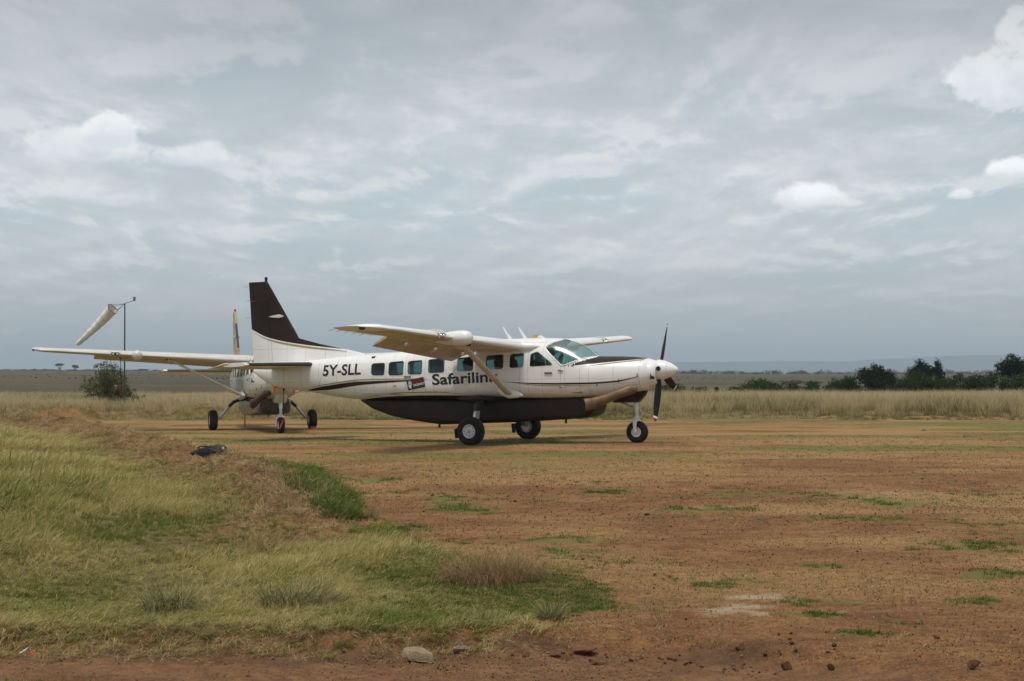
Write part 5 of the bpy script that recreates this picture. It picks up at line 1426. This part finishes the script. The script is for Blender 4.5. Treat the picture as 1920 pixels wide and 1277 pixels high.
# ---- gravel
N = 110000
r3 = np.random.default_rng(11)
yy_ = np.exp(r3.uniform(np.log(8.3), np.log(34), N)); xx_ = r3.uniform(-.36, .37, N) * yy_
kp = ~inside(FIELD, xx_, yy_) & (green_mask(xx_, yy_) < .5) & (r3.random(N) < np.clip(fbm(xx_ * .7, yy_ * .7, 3) * 1.6 - .2, .1, 1)); xx_, yy_ = xx_[kp], yy_[kp]; n_ = len(xx_)
gs = []
for q, mi in ((0, 1), (1, 2), (2, 3), (3, 0), (4, 1), (5, 2)):
    me = base[q].copy(); me.name = 'pebble'; me.materials.append(SM[mi]); gs.append(me)
sz = np.exp(r3.normal(np.log(.0058), .45, n_)) * np.clip(yy_ / 14, .8, 1.6)
scatter('gravel', place(np.column_stack([xx_, yy_]), .003), np.column_stack([r3.uniform(0, 1, n_), r3.uniform(0, 1, n_), r3.uniform(0, 6.28, n_)]), np.column_stack([sz, sz * r3.uniform(.7, 1, n_), sz * r3.uniform(.7, 1.1, n_)]), r3.choice(6, n_, p=[.30, .12, .22, .12, .17, .07]), np.zeros(n_), gs)

# ---- dry stubble left standing on the mown strip
stmat = grass_mat('dry_stubble', (.13, .125, .035), (.19, .17, .055), (.27, .19, .080), (.44, .33, .17), .62, .2)
st_src = [with_mat(clump(210 + q, 9, .045, .07, .7, .006, .6), stmat) for q in range(4)]
N = 38000
yy_ = np.exp(r3.uniform(np.log(9.5), np.log(46), N)); xx_ = r3.uniform(-.37, .38, N) * yy_
kp = ~inside(FIELD, xx_, yy_) & (r3.random(N) < np.clip((fbm(xx_ * .33 + 7, yy_ * .55 + 2, 5, .6) - .36) * 3.0, .06, 1)) & (bank(xx_, yy_) * (xx_ < 2) < .5); xx_, yy_ = xx_[kp], yy_[kp]; n_ = len(xx_)
s0 = r3.uniform(.5, 1.25, n_); wid = np.clip(yy_ / 12, 1, 4) ** .75
scatter('dry_stubble', place(np.column_stack([xx_, yy_])), rnd_rot(n_, .15), np.column_stack([s0 * wid, s0 * wid, s0]), r3.integers(0, 4, n_), np.clip(r3.normal(.5, .25, n_), 0, 1), st_src)
# ------------------------------------------------------------------ trees and bushes
def leaf_mat(name, a, b, transl=.25):
    m, t, o = new_mat(name)
    at = t.attr('lf').outputs['Fac']
    pos = t.node('ShaderNodeTexCoord').outputs['Object']
    c_ = t.mix(at, a, b)
    c_ = t.mix(t.math('MULTIPLY', t.ramp(t.noise(pos, 1.6, 4), .4, .7), .35), c_, tuple(q * 1.35 for q in b))
    df = t.node('ShaderNodeBsdfDiffuse'); tr = t.node('ShaderNodeBsdfTranslucent'); t.link(c_, df.inputs[0]); t.link(c_, tr.inputs[0])
    mx = t.node('ShaderNodeMixShader'); mx.inputs[0].default_value = transl; t.link(df.outputs[0], mx.inputs[1]); t.link(tr.outputs[0], mx.inputs[2]); t.link(mx.outputs[0], o.inputs[0])
    return m
LM = {'green': leaf_mat('bush_leaves', (.013, .028, .009), (.045, .072, .020)), 'dark': leaf_mat('dark_tree_leaves', (.009, .015, .008), (.028, .038, .017)), 'olive': leaf_mat('olive_leaves', (.062, .068, .026), (.165, .160, .066)), 'fresh': leaf_mat('fresh_leaves', (.018, .042, .010), (.054, .092, .022)), 'scrub': leaf_mat('scrub_leaves', (.030, .032, .020), (.070, .066, .042))}
BARK = simple('bark', (.085, .062, .045), .9, 0, .3, 14, .2)
def leaves(centres, sizes, n, size, seed, flat_=.8):
    """n leaf faces spread through lumps (centre, radius)"""
    r = np.random.default_rng(seed)
    w_ = np.array([s[0] * s[1] * s[2] for s in sizes]) ** .7; k_ = r.choice(len(centres), n, p=w_ / w_.sum())
    C_ = np.array(centres)[k_]; S_ = np.array(sizes)[k_]
    d = r.normal(size=(n, 3)); d /= np.linalg.norm(d, axis=1)[:, None]
    rad = r.random(n) ** .45
    P_ = C_ + d * S_ * rad[:, None] * (1 + .12 * r.normal(size=(n, 1)))
    nrm = d * flat_ + r.normal(size=(n, 3)) * .7; nrm /= np.linalg.norm(nrm, axis=1)[:, None]
    a = np.cross(nrm, r.normal(size=(n, 3))); a /= np.linalg.norm(a, axis=1)[:, None]; b = np.cross(nrm, a)
    sz = size * r.uniform(.6, 1.4, n)[:, None]
    V = np.stack([P_ - a * sz * .5, P_ + b * sz * .28, P_ + a * sz * .5, P_ - b * sz * .28], 1).reshape(-1, 3)
    F = np.arange(4 * n).reshape(-1, 4)
    return V, F, np.repeat(r.random(n), 4)
def crown(name, parent, centres, sizes, n, size, mat, seed):
    V, F, c_ = leaves(centres, sizes, n, size, seed)
    o_ = mesh_np(name, V, F, mat, parent, False)
    at = o_.data.attributes.new('lf', 'FLOAT', 'POINT'); at.data.foreach_set('value', c_.astype(np.float32))
    return o_
def branches(parent, base_r, tips, seed, name='trunk'):
    r = np.random.default_rng(seed); mb = MB()
    for tp_ in tips:
        b0 = np.array([r.normal(0, base_r * .8), r.normal(0, base_r * .8), -.1]); tp_ = np.array(tp_)
        mid = b0 * .5 + tp_ * .5 + r.normal(0, .06, 3) * np.linalg.norm(tp_)
        mid[2] = max(mid[2], .25 * tp_[2])
        mb.tube([b0, mid, tp_], [base_r, base_r * .6, base_r * .15], 6)
    return mb.build(name, BARK, parent)
def bush(px, top, width, Y, label, mat='green', n=1500, leaf=.20, cat='bush', group=None, lumps=9, seed=0, trunk_h=None, name='bush', crown_nm='crown', flat_top=False):
    """top: photograph row of its top; width in photograph pixels; Y: distance"""
    x = (px - 960) / FPX * Y; zb_ = H1(x, Y); s = Y / FPX
    zt_ = CAMZ + (700 - top) * s; hgt = max(.6, zt_ - zb_); wd = width * s
    r = np.random.default_rng(1000 + seed)
    if 120 < Y < 145: wd *= 1.08; n = int(n * 1.9); hgt *= 1.10
    root = empty(name, Matrix.Translation((x, Y, zb_)))
    tag(root, label, cat, group)
    cs, ss = [], []
    z0 = 0 if trunk_h is None else trunk_h * hgt
    for q in range(lumps):
        a = r.uniform(0, 6.28); rr = math.sqrt(r.random()) * .5 * wd * .72
        cxx, cyy = rr * math.cos(a), rr * math.sin(a) * .8
        roof = (hgt - z0) * (1 - .55 * (2 * abs(cxx) / wd) ** 2) * r.uniform(.78, 1.0)
        rz = roof * (.30 if trunk_h is None else .28) * r.uniform(.8, 1.2)
        if flat_top: rz = hgt * .13
        zc = z0 + roof - rz if (q % 3 or flat_top) else z0 + roof * .45
        if trunk_h is None and q % 3 == 0: zc = rz
        cs.append((cxx, cyy, zc)); ss.append((wd * r.uniform(.16, .27), wd * r.uniform(.16, .25), rz))
    # one lump reaches the top
    cs.append((r.normal(0, wd * .08), 0, hgt - .20 * (hgt - z0))); ss.append((wd * .20, wd * .2, .20 * (hgt - z0)))
    crown(crown_nm, root, cs, ss, n, leaf, LM[mat], seed)
    branches(root, max(.03, .022 * hgt + .012 * wd), [(c_[0], c_[1], c_[2]) for c_ in cs[:8]], seed, 'trunk' if trunk_h else 'stems')
    return root
GB = 'green bushes behind the tall grass'
bush(1430, 713, 130, 128, 'low wide green bush standing apart from the thicket behind the golden grass', 'fresh', 2600, .19, 'bush', GB, 12, 1)
bush(1487, 721, 60, 130, 'small low bush at the tapering end of the wide low bush', 'green', 700, .17, 'bush', GB, 6, 2)
bush(1530, 716, 56, 126, 'small light green bush beside the round bush', 'fresh', 800, .17, 'bush', GB, 6, 3)
bush(1580, 708, 76, 124, 'round dark green bush in front of the tall dense tree', 'green', 2200, .18, 'bush', GB, 11, 4)
bush(1636, 688, 82, 134, 'tall dense dark tree rising beside the round bush', 'dark', 3200, .20, 'tree', None, 14, 5, .12, 'tree')
bush(1668, 696, 30, 138, 'thin leafy sapling leaning out of the dense tree', 'olive', 420, .17, 'tree', None, 6, 6, .25, 'tree')
bush(1690, 712, 84, 128, 'broad green bush between the dense tree and the twin-topped tree', 'green', 2200, .18, 'bush', GB, 11, 7)
bush(1728, 679, 54, 142, 'dark open tree with broad top above the thicket', 'dark', 1500, .19, 'tree', None, 9, 8, .35, 'tree')
bush(1760, 680, 30, 143, 'slim dark tree top standing beside the broad-topped tree', 'dark', 520, .17, 'tree', None, 5, 9, .45, 'tree')
bush(1735, 697, 100, 132, 'large rounded green bush below the twin dark treetops', 'green', 2800, .18, 'bush', GB, 13, 10)
bush(1790, 704, 70, 130, 'green bush in the middle of the thicket', 'fresh', 1900, .18, 'bush', GB, 10, 11)
bush(1830, 706, 70, 127, 'dark green bush left of the spreading tree', 'green', 1900, .18, 'bush', GB, 10, 12)
bush(1896, 670, 62, 140, 'spreading dark tree with gappy crown at the thicket end', 'dark', 1900, .19, 'tree', None, 11, 13, .35, 'tree')
bush(1865, 700, 70, 129, 'leafy green bush under the spreading tree', 'fresh', 1900, .18, 'bush', GB, 10, 14)
bush(1925, 705, 90, 126, 'wide green bush beyond the spreading tree', 'green', 2300, .18, 'bush', GB, 11, 15)
bush(2010, 698, 110, 130, 'big green bush past the end of the thicket', 'green', 2300, .2, 'bush', GB, 11, 16)
bush(1255, 722, 100, 128, 'low green bush seen past the propeller', 'fresh', 1500, .17, 'bush', GB, 9, 17)
bush(1312, 727, 90, 130, 'very low green bush right of the propeller', 'green', 1000, .17, 'bush', GB, 8, 18)
bush(1343, 727, 14, 126, 'tiny lone dark bush between the low bushes', 'dark', 260, .15, 'bush', GB, 5, 19)
bush(1485, 712, 60, 330, 'grey-brown scrub bush out on the far slope', 'olive', 700, .35, 'bush', None, 8, 20)
bush(1530, 716, 40, 300, 'small dull scrub bush lower on the far slope', 'olive', 500, .32, 'bush', None, 7, 21)
# acacias and bushes on the left ridge
bush(112, 681, 20, 1120, 'flat-topped acacia on the left ridge with open layered crown', 'dark', 700, .75, 'tree', None, 8, 31, .45, 'acacia_tree', 'crown', True)
bush(139, 684, 18, 1130, 'rounder acacia standing beside the flat-topped one on the ridge', 'dark', 700, .75, 'tree', None, 8, 32, .35, 'acacia_tree')
RB = 'dark bushes on the left ridge'
for q, (px, top, wd) in enumerate(((12, 697, 26), (44, 696, 16), (84, 692, 16), (62, 694, 26), (100, 693, 36), (132, 693, 30), (165, 693, 40), (200, 694, 36), (268, 692, 30), (255, 694, 46), (300, 695, 40), (350, 695, 46), (392, 696, 50))):
    bush(px, top, wd, 1125 + 4 * q, 'dark low bush on the skyline of the left ridge', 'scrub', 420, .9, 'bush', RB, 6, 40 + q)
bush(1722, 691, 9, 1300, 'tiny flat-topped acacia far out on the right plain', 'dark', 300, .7, 'tree', None, 5, 60, .5, 'acacia_tree', 'crown', True)
# bush round the windsock pole: twiggy, thin leaved; and a leafy green one at its foot
def twiggy(px, py, top, width, label, mat, n, leaf, seed, nst, spread=1.0):
    p = G(px, py); s = p.y / FPX; hgt = (py - top) * s; wd = width * s
    root = empty('bush', Matrix.Translation(p)); tag(root, label, 'bush')
    r = np.random.default_rng(seed); mb = MB(); cs, ss = [], []
    for q in range(nst):
        a = r.uniform(0, 6.28); rr = math.sqrt(r.random()) * wd / 2
        tipz = hgt * (1 - .5 * (2 * rr / wd) ** 2) * r.uniform(.65, 1.05)
        tp_ = np.array([rr * math.cos(a), rr * math.sin(a) * .7, tipz]); b0 = np.array([tp_[0] * .15, tp_[1] * .15, -.05])
        mid = b0 * .45 + tp_ * .55 + r.normal(0, .05, 3); mid[2] = max(.2, mid[2])
        mb.tube([b0, mid, tp_], [.022, .013, .004], 5)
        for k_ in range(4):
            f_ = r.uniform(.35, 1.0); c_ = mid + (tp_ - mid) * (f_ * 2 - 1) if f_ > .5 else b0 + (mid - b0) * f_ * 2
            e_ = c_ + r.normal(0, .16, 3) + np.array([0, 0, .12]); mb.tube([c_, e_], [.006, .002], 4)
            cs.append(tuple(e_)); ss.append((.16 * spread, .16 * spread, .15 * spread))
    mb.build('stems', BARK, root)
    crown('crown', root, cs, ss, n, leaf, LM[mat], seed)
twiggy(203, 774, 668, 112, 'twiggy olive bush with bare stems growing round the windsock pole', 'olive', 6500, .085, 71, 60)
twiggy(228, 775, 730, 52, 'dense dark green bush at the foot of the windsock pole', 'green', 3200, .085, 72, 22)
twiggy(256, 776, 750, 46, 'low bright green bush at the right foot of the twiggy bush', 'fresh', 2600, .08, 73, 18)
# single bigger tussocks in the field
def tussock(px, py, h, n, mat, label, spread, seed, lean=.45, wdt=.006):
    p = G(px, py); me = clump(seed, int(n * 1.8), h, spread * 1.1, lean, wdt * .75, .8); me.materials.append(mat); me.name = 'grass_tussock'
    o_ = bpy.data.objects.new('grass_tussock', me); link(o_); o_.location = p - Vector((0, 0, .02)); tag(o_, label, 'grass tuft')
def tuft_mat(name, green, green2, dryc, dry2, bias):
    m, t, o = new_mat(name); s = t.node('ShaderNodeSeparateXYZ'); t.link(t.attr('bl').outputs['Vector'], s.inputs[0])
    f = t.ramp(t.math('ADD', t.math('MULTIPLY', s.outputs[1], .7), t.math('MULTIPLY', s.outputs[0], .4)), 1 - bias - .15, 1 - bias + .2)
    c_ = t.mix(f, t.mix(s.outputs[2], green, green2), t.mix(s.outputs[2], dryc, dry2))
    df = t.node('ShaderNodeBsdfDiffuse'); t.link(c_, df.inputs[0]); t.link(df.outputs[0], o.inputs[0]); return m
tg = tuft_mat('tussock_green', (.075, .100, .028), (.13, .150, .05), (.26, .215, .105), (.40, .33, .18), .52)
td = tuft_mat('tussock_dry', (.17, .105, .050), (.24, .155, .075), (.30, .205, .10), (.40, .29, .155), .6)
tussock(318, 1148, .30, 420, tg, 'big coarse grass tussock with dry base above the worn bank', .16, 301, .6)
tussock(548, 1140, .27, 380, tg, 'dense green and straw tussock at the field middle', .20, 302, .6)
tussock(590, 1130, .22, 260, tg, 'smaller tussock leaning against the dense one', .16, 303, .6)
tussock(915, 1090, .34, 900, td, 'fine reddish-brown dry grass tuft at the edge of the dirt strip', .34, 304, .55, .004)
tussock(970, 1085, .30, 420, td, 'wispy brown dry tuft beside the larger reddish one', .22, 305, .55, .004)
tussock(1030, 1160, .17, 200, tg, 'dark green upright tuft at the grass corner by the track', .09, 306, .35)
tussock(905, 1165, .15, 180, tg, 'blue-green spiky tuft on the lower field edge', .12, 307, .5)
tussock(690, 975, .22, 200, tg, 'dark green tuft at the head of the green spit', .10, 308, .45)
tussock(510, 1025, .24, 320, td, 'flattened straw tuft where the earth ridge ends', .30, 309, .95)

# far bush belt that reads as one mass on the right plain, and scrub on the slopes
r4 = np.random.default_rng(3)
cs, ss = [], []
for q in range(520):
    Y_ = r4.uniform(1150, 1330); X_ = r4.uniform(-.02, .36) * Y_ if r4.random() < .8 else r4.uniform(-.40, .36) * Y_
    hh = r4.uniform(1.2, 3.4) * (1.15 if X_ > .05 * Y_ else .6); z_ = float(height(np.array([X_]), np.array([Y_]))[0])
    cs.append((X_, Y_, z_ + hh * .45)); ss.append((r4.uniform(2, 6), r4.uniform(2, 5), hh * .62))
far_b = crown('far_bush_belt', None, cs, ss, 26000, 1.0, LM['scrub'], 5); tag(far_b, kind='stuff')
cs, ss = [], []
for q in range(900):
    Y_ = np.exp(r4.uniform(np.log(380), np.log(1080))); X_ = r4.uniform(-.36, .36) * Y_; z_ = float(height(np.array([X_]), np.array([Y_]))[0]); hh = r4.uniform(.06, .20)
    cs.append((X_, Y_, z_ + hh * .5)); ss.append((hh * 1.1, hh * 1.1, hh * .7))
sc_ = crown('slope_scrub', None, cs, ss, 9000, .30, LM['scrub'], 6); tag(sc_, kind='stuff')

# ------------------------------------------------------------------ air
hz = MB().box((0, 5000, 62), (26000, 12000, 176)).build('haze', None, None, False)
hz.location = (0, 0, 0); tag(hz, kind='stuff')
m = bpy.data.materials.new('haze_air'); m.use_nodes = True
t = NT(m.node_tree); t.n.clear(); o = t.node('ShaderNodeOutputMaterial'); pv = t.node('ShaderNodeVolumePrincipled')
pv.inputs['Color'].default_value = (.72, .87, 1.0, 1); pv.inputs['Density'].default_value = .0002; pv.inputs['Anisotropy'].default_value = .0
t.link(pv.outputs[0], o.inputs['Volume'])
hz.data.materials.append(m)
